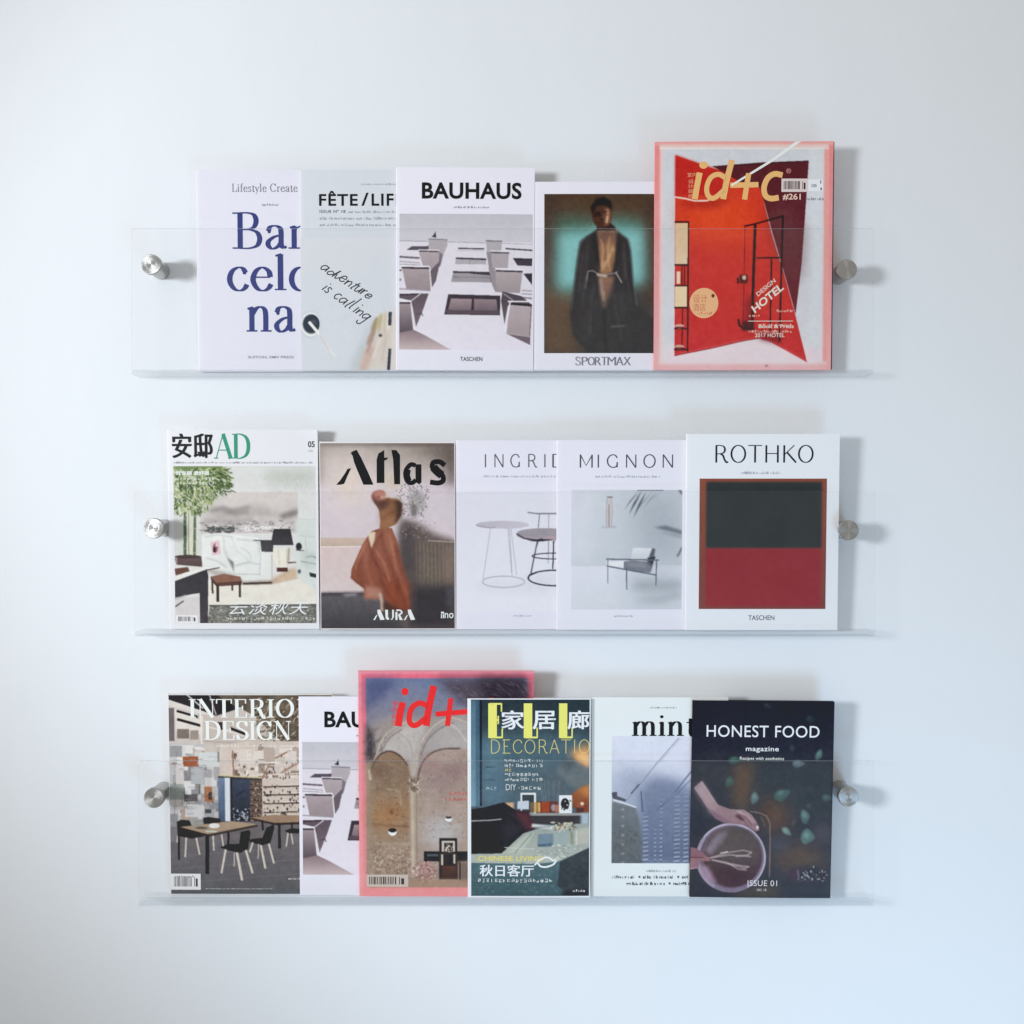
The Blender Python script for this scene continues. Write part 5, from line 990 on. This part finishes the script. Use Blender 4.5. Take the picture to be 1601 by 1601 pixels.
def idc_arch():
    m = Magazine('magazine', 'pink edged magazine of arched vaults, standing taller than its neighbours', 'magazine', 561, 1049, 834, 1405, 2, 2, thick=.0046, cover=(232, 130, 142), bow=.001, curl=.0025)
    m.setcrop(540, 1030, 4.003)
    c = m.canvas(86, 78, 1176, 1498, (230, 120, 136), 12)
    c.rect(86, 78, 1176, 1498, (226, 104, 128), to=(238, 140, 146)); c.rect(86, 78, 104, 1498, (240, 160, 170), blur=2, alpha=.7); c.rect(86, 78, 1176, 92, (244, 170, 186), blur=2, alpha=.7)
    c.rect(134, 122, 1134, 1440, (150, 130, 122))
    c.rect(134, 122, 1134, 440, (108, 120, 156), to=(134, 128, 142)); c.poly([(560, 122), (1134, 122), (1134, 440), (820, 330), (680, 240)], (88, 80, 94), blur=8); c.poly([(820, 122), (1134, 122), (1134, 420), (900, 300)], (62, 54, 66), blur=8); c.poly([(134, 122), (340, 122), (220, 260), (134, 330)], (76, 84, 122), blur=8, alpha=.8)
    c.leaves((560, 130, 1134, 430), 160, 60, 4, [(128, 118, 138), (76, 68, 84), (104, 94, 112), (150, 134, 140)], (10, 60), alpha=.35)
    # vault webs
    c.poly([(134, 440), (260, 380), (430, 360), (600, 360), (760, 330), (1134, 420), (1134, 700), (134, 700)], (152, 142, 142), blur=6); c.poly([(200, 600), (300, 470), (400, 410), (520, 400), (470, 520), (440, 640), (380, 640), (300, 590)], (176, 170, 170), blur=4); c.poly([(470, 600), (540, 470), (640, 390), (760, 380), (900, 420), (900, 590), (640, 560)], (164, 158, 160), blur=5)
    c.poly([(134, 400), (180, 470), (185, 640), (134, 640)], (66, 62, 72), blur=4); c.leaves((134, 420, 260, 640), 60, 40, 5, [(100, 92, 94), (72, 68, 74), (126, 116, 112)], (90, 150), alpha=.5)
    for p, w, k in [([(185, 640), (240, 500), (330, 420), (430, 390)], 9, (178, 164, 152)), ([(200, 650), (270, 510), (360, 440)], 6, (124, 112, 110)), ([(440, 660), (480, 520), (560, 420), (660, 370), (760, 400)], 10, (180, 168, 158)), ([(460, 650), (510, 520), (590, 440), (680, 400)], 6, (120, 108, 110)), ([(640, 400), (700, 440), (760, 520)], 9, (186, 176, 172)), ([(430, 650), (400, 520), (300, 440)], 6, (160, 152, 152))]: c.line(catmull(p), w, k, blur=.8)
    # arches
    c.poly(list(catmull([(150, 760), (175, 670), (215, 610), (275, 580), (340, 606), (390, 670), (410, 760)])) + [(405, 1362), (150, 1362)], (142, 118, 98), to=(154, 134, 118)); c.line(catmull([(150, 740), (180, 660), (222, 604), (276, 580), (340, 606), (392, 670)]), 9, (88, 72, 64), blur=.8)
    c.poly(list(catmull([(455, 780), (470, 680), (520, 600), (600, 566), (720, 566)])) + [(1134, 580), (1134, 1320), (455, 1320)], (160, 142, 134), to=(162, 142, 132)); c.line(catmull([(456, 740), (476, 670), (524, 604), (604, 568), (720, 562)]), 9, (92, 76, 70), blur=.8)
    c.poly([(160, 900), (400, 880), (400, 1060), (160, 1080)], (156, 114, 78), blur=14, alpha=.8); c.poly([(170, 640), (390, 660), (390, 820), (170, 820)], (128, 108, 92), blur=10, alpha=.7); c.line([(260, 820), (340, 830), (350, 930)], 8, (172, 152, 130), blur=1); c.line([(170, 1040), (400, 1056)], 8, (120, 92, 72), blur=1); c.line([(190, 1160), (400, 1170)], 10, (176, 160, 142), blur=2); c.ell(288, 968, 12, 14, (118, 66, 40), blur=1)
    c.poly([(470, 700), (760, 640), (760, 800), (480, 860)], (150, 128, 128), blur=14, alpha=.8); c.ell(600, 1090, 130, 90, (184, 188, 196), blur=16, alpha=.9)
    c.leaves((150, 620, 405, 1360), 150, 30, 6, [(120, 98, 82), (170, 150, 132), (104, 84, 72)], (0, 180), alpha=.4); c.leaves((460, 580, 760, 1120), 130, 30, 6, [(140, 112, 110), (184, 166, 158), (126, 104, 100)], (0, 180), alpha=.4)
    c.poly([(404, 800), (456, 800), (452, 1370), (410, 1370)], (172, 158, 142), blur=2); c.line([(418, 810), (424, 1360)], 7, (196, 184, 168), blur=1); c.line([(446, 820), (446, 1360)], 6, (128, 114, 104), blur=1); c.poly([(392, 740), (470, 740), (452, 830), (412, 830)], (140, 124, 112)); c.leaves((395, 740, 466, 830), 40, 22, 5, [(190, 176, 160), (96, 84, 78)], (60, 120)); c.poly([(400, 640), (470, 620), (440, 745), (410, 740)], (176, 168, 164), blur=2)
    c.leaves((140, 1180, 405, 1360), 520, 20, 5, [(176, 160, 142), (120, 102, 92), (150, 128, 118), (190, 176, 160), (134, 108, 102)], (0, 180), alpha=.75); c.rect(130, 650, 165, 1360, (150, 134, 118), blur=3, alpha=.7); c.line([(150, 700), (160, 760)], 12, (200, 186, 168), blur=1)
    for x, y, rx, ry, k in [(560, 660, 70, 36, (150, 116, 120)), (690, 700, 60, 40, (140, 110, 112)), (520, 860, 40, 60, (172, 156, 150)), (700, 940, 60, 40, (176, 160, 152)), (220, 700, 40, 50, (112, 94, 82)), (340, 760, 36, 60, (132, 112, 96)), (240, 1000, 60, 30, (166, 124, 86)), (300, 1200, 70, 30, (166, 148, 132)), (620, 620, 90, 20, (176, 164, 158))]: c.ell(x, y, rx, ry, k, blur=8, alpha=.7)
    for y in range(640, 1180, 46): c.line([(160, y), (280, y + 6), (400, y - 2)], 3, (116, 96, 82), blur=1, alpha=.4); c.line([(462, y + 20), (600, y + 26), (760, y + 18)], 3, (132, 112, 106), blur=1, alpha=.35)
    c.leaves((160, 620, 400, 1180), 160, 9, 3, [(96, 78, 68), (184, 166, 146)], (0, 360), alpha=.6); c.leaves((465, 580, 760, 1110), 190, 9, 3, [(118, 96, 94), (194, 178, 170), (136, 100, 102)], (0, 360), alpha=.6); c.leaves((190, 420, 760, 620), 120, 14, 3, [(122, 114, 122), (196, 190, 192)], (20, 80), alpha=.5)
    # lamps, console, chair
    c.ell(296, 1090, 26, 24, (240, 240, 240)); c.ell(296, 1080, 25, 14, (34, 30, 32)); c.ell(646, 1006, 22, 18, (236, 238, 240)); c.ell(646, 998, 20, 9, (80, 70, 68))
    D = (44, 46, 52)
    c.rect(490, 1212, 800, 1276, D); c.rect(510, 1230, 580, 1244, (84, 96, 98)); c.rect(500, 1276, 514, 1290, D); c.rect(586, 1128, 700, 1216, (50, 46, 48)); c.rect(602, 1146, 686, 1214, (196, 190, 184)); c.rect(616, 1158, 674, 1214, (64, 56, 56)); c.leaves((616, 1160, 674, 1212), 26, 16, 5, [(206, 200, 192), (140, 128, 122)], (60, 120)); c.rect(584, 1220, 704, 1390, (60, 52, 52)); c.rect(598, 1232, 610, 1300, (190, 184, 178)); c.rect(676, 1232, 688, 1290, (190, 184, 178)); c.rect(612, 1232, 676, 1296, (50, 46, 50)); c.rect(604, 1306, 690, 1386, (96, 66, 58), to=(70, 54, 50)); c.rect(706, 1276, 800, 1400, (120, 104, 96), blur=3); c.line([(715, 1282), (716, 1390)], 10, (60, 54, 54))
    c.leaves((430, 1285, 560, 1400), 170, 22, 6, [(196, 152, 150), (150, 104, 104), (212, 186, 180), (126, 98, 92), (176, 134, 132)], (0, 360), alpha=.8); c.rect(134, 1395, 1134, 1440, (160, 132, 112), blur=3, alpha=.8); c.noise(7, 3)
    Rr = (226, 56, 58)
    m.stroke('title', [(362, 272), (344, 350), (334, 422)], 42, Rr); m.disc('title', 376, 204, 22, 24, Rr)
    m.stroke('title', [(528, 302), (470, 276), (420, 306), (402, 366), (412, 408), (448, 414), (510, 366)], 34, Rr); m.stroke('title', [(556, 168), (524, 310), (508, 420)], 42, Rr)
    m.stroke('title', [(566, 346), (790, 328)], 32, Rr, False); m.stroke('title', [(662, 246), (640, 420)], 32, Rr, False)
    m.stroke('title', [(960, 270), (905, 262), (860, 300), (850, 360), (880, 410), (930, 412)], 36, Rr)
    for i, t in enumerate(('室', '内', '设', '计')): m.text('side_title', t, 288 + (3 - i) * 3, 262 + i * 40, 322 + (3 - i) * 3, 296 + i * 40, Rr)
    for i, y in enumerate((836, 872)): m.greek('small_print', 620 if i else 650, y, 760, y + 22, (204, 84, 92), 30 + i, True)
    m.bars(130, 1362, 392, 1440, (66, 60, 60), (190, 180, 174), 9, .06); 
    return m.build()
def elle():
    m = Magazine('magazine', 'teal living room magazine with yellow and white title letters', 'magazine', 731, 1089, 923, 1404, 2, 3, cover=(226, 230, 240), bow=.0008)
    m.setcrop(710, 1070, 4.448)
    c = m.canvas(118, 92, 940, 1474, (74, 92, 104), 13)
    c.rect(118, 92, 940, 480, (52, 64, 72), to=(66, 82, 92)); c.rect(118, 330, 940, 860, (78, 102, 116), to=(84, 106, 118), blur=14); c.rect(118, 92, 190, 840, (64, 90, 110), to=(112, 146, 168)); c.line([(140, 100), (142, 840)], 16, (126, 164, 190), blur=4, alpha=.8); c.line([(165, 100), (165, 850)], 14, (58, 84, 106), blur=2); c.line([(188, 92), (188, 835)], 16, (28, 38, 52)); c.rect(200, 380, 340, 830, (92, 124, 144), blur=8, alpha=.7); c.poly([(600, 640), (760, 600), (900, 760), (600, 830)], (92, 100, 108), blur=14, alpha=.8)
    # hanging lamp
    c.poly([(800, 460), (940, 400), (940, 585), (850, 540)], (212, 150, 96), blur=6); c.poly([(840, 480), (940, 470), (940, 575)], (240, 190, 130), blur=4); c.poly([(790, 500), (860, 540), (940, 582), (940, 684), (850, 720), (800, 690), (700, 600)], (104, 114, 120), blur=3); c.poly([(720, 520), (800, 505), (850, 540), (780, 600)], (86, 98, 106), blur=3); c.poly([(808, 762), (870, 715), (940, 685), (940, 860), (820, 850)], (176, 108, 62), blur=2, to=(120, 66, 40)); c.poly([(860, 730), (940, 695), (940, 780)], (212, 140, 82), blur=4, alpha=.8)
    # shelf things
    c.rect(360, 812, 418, 862, (176, 138, 122)); c.rect(368, 818, 410, 850, (206, 166, 130)); c.rect(520, 805, 720, 885, (120, 60, 46)); c.rect(545, 815, 600, 880, (190, 130, 70)); c.rect(608, 810, 660, 880, (160, 72, 44)); c.rect(668, 815, 712, 880, (104, 62, 66)); c.ell(690, 850, 16, 24, (150, 140, 150)); c.rect(700, 830, 728, 884, (170, 110, 90))
    for a in (620, 640, 660, 690, 720): c.line([(a, 810), (a - 8 + (a - 660) * .3, 660)], 4, (120, 150, 180), blur=1, alpha=.7)
    c.poly([(442, 805), (510, 800), (520, 860), (440, 858)], (196, 206, 222)); c.rect(462, 746, 568, 895, (226, 230, 234)); c.rect(474, 758, 556, 885, (58, 70, 78)); c.rect(530, 812, 600, 884, (160, 120, 60), alpha=.6); c.poly([(442, 805), (520, 800), (520, 862), (440, 858)], (186, 198, 216)); c.line([(590, 815), (592, 880)], 7, (220, 190, 130))
    c.rect(728, 764, 818, 888, (236, 238, 240)); c.ell(770, 826, 30, 44, (50, 50, 54)); c.leaves((742, 785, 800, 866), 20, 24, 5, [(226, 228, 230), (40, 40, 44)], (0, 180)); c.ell(880, 830, 34, 24, (150, 84, 62)); c.ell(888, 822, 12, 12, (236, 200, 170)); c.rect(850, 850, 940, 885, (90, 52, 48)); c.rect(900, 830, 940, 885, (130, 72, 50))
    c.rect(430, 888, 940, 906, (150, 152, 154)); c.rect(430, 906, 940, 965, (64, 62, 68)); c.rect(880, 890, 940, 980, (160, 180, 196), blur=2)
    # sofa
    c.poly([(118, 862), (200, 850), (345, 812), (430, 866), (520, 880), (536, 950), (565, 1002), (480, 1030), (400, 1110), (330, 1172), (118, 1176)], (44, 42, 52), to=(30, 30, 42)); c.line([(118, 944), (260, 938), (330, 930)], 7, (170, 172, 182)); c.poly([(430, 870), (520, 884), (560, 1000), (500, 1010), (440, 920)], (92, 52, 62), blur=3); c.line([(370, 880), (460, 930), (520, 1000)], 8, (70, 52, 64), blur=1); c.poly([(330, 950), (440, 930), (480, 1020), (340, 1160)], (56, 58, 66), blur=6, alpha=.7)
    # table
    c.poly([(118, 1176), (330, 1172), (480, 1032), (560, 1004), (700, 970), (940, 960), (940, 1130), (720, 1250), (118, 1250)], (146, 158, 158), to=(168, 176, 170)); c.poly([(350, 1172), (500, 1040), (560, 1020), (470, 1172)], (176, 184, 176), blur=2); c.line([(420, 1172), (540, 1030)], 6, (110, 130, 124)); c.line([(350, 1130), (560, 1140)], 5, (196, 200, 196)); c.line([(545, 975), (680, 990)], 24, (206, 210, 212), blur=1); c.line([(555, 985), (670, 985)], 5, (120, 120, 124)); c.poly([(582, 1036), (690, 1030), (690, 1105), (580, 1112)], (112, 134, 152)); c.poly([(580, 1106), (690, 1100), (690, 1122), (580, 1126)], (84, 106, 130)); c.poly([(700, 1010), (830, 1000), (840, 1110), (700, 1120)], (150, 166, 168), blur=3)
    c.leaves((700, 950, 830, 1000), 60, 34, 6, [(160, 152, 130), (110, 104, 90), (206, 200, 186)], (0, 180)); c.line([(850, 1010), (852, 1110)], 16, (196, 200, 190), blur=1); c.line([(815, 1020), (820, 1110)], 14, (136, 128, 92), blur=1); c.poly([(860, 1000), (940, 985), (940, 1100), (860, 1110)], (176, 178, 168), blur=2); c.leaves((560, 1110, 900, 1230), 140, 26, 5, [(190, 200, 202), (120, 138, 144), (210, 214, 210), (140, 150, 140)], (-20, 20), alpha=.7)
    # rug and chair
    c.poly([(118, 1238), (560, 1245), (720, 1230), (940, 1130), (940, 1474), (118, 1474)], (86, 114, 124), to=(66, 92, 100)); c.leaves((118, 1240, 720, 1470), 260, 26, 4, [(70, 98, 108), (110, 138, 146), (92, 116, 124)], (-30, 30), alpha=.6); c.poly([(735, 1232), (840, 1180), (940, 1130), (940, 1474), (800, 1474), (720, 1400)], (62, 70, 76), tex=12); c.poly([(760, 1440), (940, 1425), (940, 1474), (750, 1474)], (42, 44, 50), blur=3)
    c.noise(5, 3)
    Yl, Wh = (238, 222, 122), (240, 242, 244)
    m.pen('title', 'E', 238, 118, 340, 360, Yl, .42, .05); m.pen('title', 'L', 484, 118, 582, 360, Yl, .42, .05); m.pen('title', 'L', 728, 118, 824, 360, Yl, .42, .05)
    m.text('title#2', '家', 328, 168, 488, 300, Wh, bold=7); m.text('title#2', '居', 545, 170, 706, 300, Wh, bold=7); m.text('title#2', '廊', 786, 168, 940, 300, Wh, bold=7)
    m.pen('subtitle', 'DECORATIO', 258, 372, 940, 468, (214, 204, 132), .055, .045, False, .04)
    S = (224, 230, 232)
    for i, (y, x1, k) in enumerate([(508, 622, S), (542, 606, S), (604, 580, S), (640, 604, S)]): m.greek('small_print', 350, y, x1, y + 24, k, 40 + i, True)
    m.greek('small_print', 352, 572, 400, 596, (226, 208, 120), 3, True); m.text('small_print', 'DIY', 360, 684, 430, 726, S, -.01); m.greek('small_print', 434, 698, 594, 724, S, 6, True)
    for y in (556, 646): m.greek('small_print', 218, y, 296, y + 14, (44, 62, 76), y)
    m.greek('small_print', 222, 704, 292, 728, (176, 196, 206), 9, True)
    m.text('small_print', 'CHINESE LIVING', 166, 1190, 620, 1226, (232, 208, 112), .012, .98)
    m.stroke('bird_mark', [(560, 1255), (600, 1215), (650, 1200), (690, 1222), (712, 1215), (690, 1250), (640, 1268), (600, 1262), (580, 1235)], 13, (222, 230, 232))
    m.text('headline', '秋日客厅', 176, 1252, 556, 1336, Wh, bold=4); m.greek('small_print', 164, 1352, 676, 1378, S, 11, True); m.greek('small_print', 828, 1428, 915, 1446, S, 2)
    return m.build()
def mint():
    m = Magazine('magazine', 'mint white magazine picturing tower blocks in fog behind slanting cables', 'magazine', 924, 1088, 1137, 1403, 2, 2, cover=(215, 224, 230), bow=.0007)
    m.setcrop(900, 1070, 4.445)
    c = m.canvas(250, 352, 1010, 1246, (196, 203, 226), 14)
    c.rect(250, 352, 1010, 1246, (204, 210, 232), to=(136, 147, 176)); c.rect(250, 352, 1010, 640, (202, 208, 230), blur=14)
    c.poly([(300, 560), (470, 600), (560, 630), (700, 660), (800, 722), (1010, 800), (1010, 1246), (300, 1246)], (152, 163, 190), blur=14); c.poly([(440, 740), (560, 640), (700, 670), (790, 730), (1010, 860), (1010, 1246), (440, 1246)], (122, 134, 166), to=(86, 96, 124), blur=7, alpha=.9)
    c.poly([(250, 806), (340, 826), (420, 850), (452, 960), (470, 1246), (250, 1246)], (112, 119, 128), to=(92, 99, 108), blur=2); c.poly([(250, 930), (420, 990), (420, 1246), (250, 1246)], (96, 102, 106), blur=10, alpha=.7); c.leaves((250, 990, 460, 1240), 90, 34, 8, [(84, 90, 92), (108, 114, 114)], (0, 180), alpha=.5)
    c.poly([(250, 748), (290, 742), (290, 772), (352, 796), (350, 812), (260, 790)], (84, 88, 104)); c.line([(262, 800), (350, 826), (420, 850)], 10, (206, 212, 226)); c.rect(252, 800, 262, 826, (150, 156, 176))
    for x0, w, y0, sd in [(468, 40, 880, 1), (546, 16, 1000, 2), (584, 20, 790, 3), (682, 44, 770, 4), (748, 40, 740, 5), (850, 40, 800, 6), (940, 40, 860, 7)]:
        y = y0
        while y < 1240:
            t = (y - 740) / 500; a = .25 + .65 * t
            c.poly([(x0, y + 6), (x0 + w * .9, y), (x0 + w, y + 9), (x0 + 4, y + 17)], (176 - 8 * t, 184 - 6 * t, 206), alpha=a * c.rng.uniform(.5, 1)); c.rect(x0 + 2, y + 16, x0 + w * .8, y + 22, (66, 74, 100), alpha=a * .7); y += 30
    for x in (330,):
        for y in (860, 910, 975, 1040, 1105, 1170, 1235): c.rect(x - 8, y, x + 8, y + 12, (156, 162, 168), alpha=.7, blur=.6)
    c.line([(455, 740), (466, 880)], 7, (72, 80, 108)); c.line([(466, 880), (540, 890)], 3, (90, 98, 126)); c.line([(712, 368), (560, 545), (440, 700), (346, 812)], 5.5, (128, 132, 152)); c.line([(724, 372), (580, 540)], 3, (160, 164, 184)); c.line([(440, 690), (385, 755)], 9, (86, 92, 116)); c.line([(1010, 350), (800, 600), (700, 730), (556, 880)], 9, (104, 112, 142)); c.line([(1010, 440), (800, 655), (690, 770), (580, 860)], 5, (96, 104, 134)); c.line([(800, 600), (810, 400)], 3, (150, 156, 176)); c.noise(3, 6)
    m.pen('title', 'min', 388, 205, 748, 350, (24, 26, 36), .15, .045, cap=.93, track=.03); m.pen('title', 't', 766, 228, 852, 350, (24, 26, 36), .16, .05, cap=.78)
    m.greek('small_print', 512, 146, 705, 158, (120, 124, 132), 2); m.greek('small_print', 492, 1292, 700, 1308, (150, 156, 164), 5)
    D = (76, 80, 92)
    m.greek('small_print', 258, 1332, 420, 1354, D, 6); m.disc('bullet_dot#1', 446, 1342, 7, 8, D); m.greek('small_print', 470, 1332, 690, 1354, D, 7); m.disc('bullet_dot#2', 716, 1342, 7, 8, D); m.greek('small_print', 742, 1332, 960, 1354, D, 8)
    m.greek('small_print', 356, 1378, 632, 1400, D, 9); m.disc('bullet_dot#3', 656, 1388, 7, 8, D); m.greek('small_print', 682, 1378, 930, 1400, D, 10)
    return m.build()
def honest():
    m = Magazine('magazine', 'dark food magazine with hands whisking in a bowl', 'magazine', 1079, 1090, 1300, 1401, 2, 3, thick=.0047, cover=(44, 44, 56), bow=.001, edge=ink((60, 58, 70), .6), rot=math.radians(.5))
    m.setcrop(1060, 1060, 4.2125)
    c = m.canvas(82, 128, 1004, 1437, (56, 58, 68), 15)
    c.rect(82, 128, 1004, 560, (38, 38, 52), to=(50, 50, 62)); c.rect(82, 520, 1004, 1437, (62, 66, 74), to=(48, 46, 56), blur=12); c.poly([(520, 560), (1004, 540), (1004, 900), (700, 900)], (56, 64, 70), blur=22, alpha=.8); c.poly([(250, 140), (420, 140), (420, 330), (250, 330)], (52, 44, 60), blur=20, alpha=.7)
    c.poly([(370, 540), (490, 535), (480, 700), (450, 850), (360, 840), (350, 680)], (104, 80, 64), blur=9, alpha=.8); c.poly([(520, 800), (640, 770), (740, 860), (720, 960), (620, 1010), (560, 930)], (106, 76, 58), blur=14, alpha=.85); c.poly([(640, 1100), (860, 1080), (990, 1180), (940, 1260), (640, 1240)], (104, 80, 64), blur=16, alpha=.85); c.poly([(390, 1370), (640, 1330), (700, 1437), (390, 1437)], (84, 72, 58), blur=10, alpha=.9); c.poly([(620, 1040), (720, 1030), (720, 1110), (630, 1110)], (80, 82, 100), blur=9, alpha=.8); c.poly([(900, 960), (1004, 950), (1004, 1060), (900, 1040)], (92, 80, 92), blur=10, alpha=.7); c.rect(82, 870, 170, 1000, (48, 52, 66), blur=8)
    for x, y, rx, ry, r, k in [(915, 482, 20, 38, 25, (106, 138, 138)), (782, 540, 42, 24, 0, (112, 130, 138)), (500, 770, 26, 40, 10, (110, 136, 136)), (680, 745, 58, 36, -25, (86, 120, 118)), (832, 890, 30, 48, -10, (100, 130, 130)), (712, 990, 38, 20, 40, (130, 158, 152)), (852, 1025, 46, 50, 10, (104, 138, 134)), (335, 665, 28, 36, 20, (80, 108, 104)), (365, 520, 44, 24, -10, (78, 112, 108)), (975, 765, 36, 22, 10, (84, 106, 106)), (740, 440, 18, 26, 0, (72, 78, 88)), (855, 245, 34, 24, 0, (58, 70, 78)), (575, 160, 34, 20, 0, (58, 66, 74)), (860, 820, 20, 14, 0, (86, 92, 98)), (760, 930, 10, 24, 20, (96, 90, 98))]:
        t_ = math.radians(r); L_ = [(math.cos(a) * abs(math.cos(a)) ** .35 * rx, math.sin(a) * ry * (1 - .35 * math.cos(a))) for a in np.linspace(0, 2 * math.pi, 28)]
        c.poly([(x + a * math.cos(t_) - b * math.sin(t_), y + a * math.sin(t_) + b * math.cos(t_)) for a, b in L_], tuple(q * .82 for q in k), blur=1.1, alpha=.9); c.ell(x - rx * .2, y - ry * .2, rx * .45, ry * .45, tuple(min(255, q + 18) for q in k), rot=r, blur=2, alpha=.6); c.line([(x - rx * .5, y + ry * .4), (x + rx * .4, y - ry * .4)], 3, tuple(q - 30 for q in k), blur=.6, alpha=.7)
    # bowl
    c.ell(352, 1172, 232, 236, (70, 62, 74), blur=5, alpha=.6); c.ell(350, 1170, 230, 232, (122, 112, 134)); c.ring(350, 1168, 222, 224, 12, (176, 168, 192), 200, 420); c.ring(350, 1168, 218, 222, 20, (148, 138, 164), 120, 215); c.ell(354, 1164, 206, 208, (100, 84, 96)); c.ell(362, 1164, 190, 200, (84, 76, 76), to=(74, 48, 56)); c.poly([(180, 1120), (250, 1020), (330, 980), (300, 1060), (210, 1160)], (150, 136, 160), blur=4, alpha=.85); c.poly([(150, 1220), (200, 1230), (260, 1330), (230, 1350), (170, 1300)], (150, 126, 148), blur=3); c.ell(380, 1110, 150, 110, (92, 84, 82), blur=10, alpha=.7); c.ell(360, 1290, 120, 60, (70, 42, 50), blur=8, alpha=.8); c.ring(352, 1168, 214, 218, 6, (120, 108, 128), 300, 420)
    # whisk
    Wk = (176, 160, 166)
    for p in ([(215, 1172), (330, 1135), (430, 1118), (485, 1132)], [(215, 1172), (340, 1150), (480, 1160)], [(485, 1132), (460, 1150), (380, 1160)], [(230, 1185), (330, 1210), (440, 1238), (470, 1228)], [(220, 1185), (320, 1200), (400, 1245), (455, 1250)], [(330, 1205), (420, 1222), (470, 1228)]): c.line(p, 6, Wk, blur=.5)
    c.line([(280, 1140), (300, 1135), (330, 1128)], 5, (220, 210, 214)); c.poly([(80, 1150), (215, 1168), (212, 1195), (80, 1190)], (156, 124, 124), to=(130, 94, 98))
    c.poly([(80, 1100), (120, 1108), (160, 1135), (195, 1160), (150, 1172), (80, 1168)], (130, 92, 104)); c.poly([(80, 1190), (150, 1190), (140, 1235), (80, 1255)], (140, 104, 118)); c.line([(80, 1170), (180, 1172)], 6, (92, 56, 66)); c.line([(80, 1245), (130, 1240)], 6, (176, 140, 150))
    # arm and hand
    c.poly([(100, 706), (152, 660), (180, 700), (240, 790), (262, 818), (340, 846), (430, 848), (480, 880), (515, 930), (532, 985), (505, 992), (470, 968), (430, 950), (380, 946), (300, 936), (240, 905), (190, 840)], (148, 126, 134), to=(138, 108, 116)); c.poly([(105, 712), (150, 668), (220, 790), (260, 860), (220, 880), (170, 810)], (172, 150, 158), blur=5, alpha=.7); c.poly([(110, 730), (190, 850), (250, 915), (200, 870)], (104, 86, 98), blur=3, alpha=.8); c.line([(150, 668), (176, 704), (236, 796)], 5, (200, 180, 188), blur=1.5, alpha=.7); c.poly([(190, 840), (240, 905), (300, 936), (380, 946), (300, 915), (230, 860)], (124, 98, 112), blur=2)
    for p in ([(385, 872), (440, 900), (485, 950)], [(420, 862), (470, 895), (510, 950)], [(372, 890), (430, 925), (462, 960)]): c.line(p, 6, (116, 82, 92), blur=.6)
    c.ell(520, 965, 9, 12, (214, 190, 196), blur=.6); c.line([(390, 862), (450, 880), (500, 935)], 9, (206, 178, 184), blur=1.5, alpha=.8); c.poly([(370, 885), (400, 880), (440, 920), (400, 915)], (92, 60, 66), blur=1)
    c.line([(470, 860), (530, 868), (580, 890), (602, 940), (606, 1100), (604, 1300)], 6, (140, 118, 112), blur=.6); c.line([(540, 890), (570, 960)], 4, (120, 100, 92), blur=.6)
    c.ell(880, 1290, 120, 66, (52, 48, 58), blur=5); c.leaves((800, 1235, 980, 1320), 60, 18, 7, [(30, 28, 38), (120, 118, 126), (74, 66, 80), (150, 150, 156)], (0, 360)); c.poly([(740, 1240), (800, 1230), (790, 1330), (740, 1310)], (76, 50, 70), blur=4); c.line([(790, 1250), (800, 1310)], 7, (130, 124, 140), blur=1)
    c.noise(4, 5)
    W = (238, 240, 244)
    m.text('title', 'HONEST FOOD', 175, 288, 916, 366, W, .004, 1.06); m.text('subtitle', 'magazine', 434, 428, 650, 468, W, .012, 1.08)
    m.text('small_print', 'Recipes with aesthetics', 396, 496, 686, 522, (220, 222, 228), .008); m.text('small_print', 'ISSUE 01', 462, 1320, 656, 1358, (214, 214, 222), -.004, 1.05); m.text('small_print', 'NO. 18', 524, 1376, 586, 1392, (200, 200, 208))
    return m.build()
interior()
b2 = dup_tree(BAU)
b2['label'] = 'white architecture magazine half hidden by the arched vaults cover'
ym2 = BAU.location.y
s_b = MPP * ((-(BASE_LAYER + LAYER_STEP * 1) - math.tan(LEAN) * .14) - CAM_Y) / DIST
b2.location = ((466 + 684) / 2 * s_b - 800.5 * s_b, -(BASE_LAYER + LAYER_STEP), SHELF_Z[2] + .0004)
b2.rotation_euler = (LEAN, math.radians(.1), 0)
idc_arch(); elle(); mint(); honest()
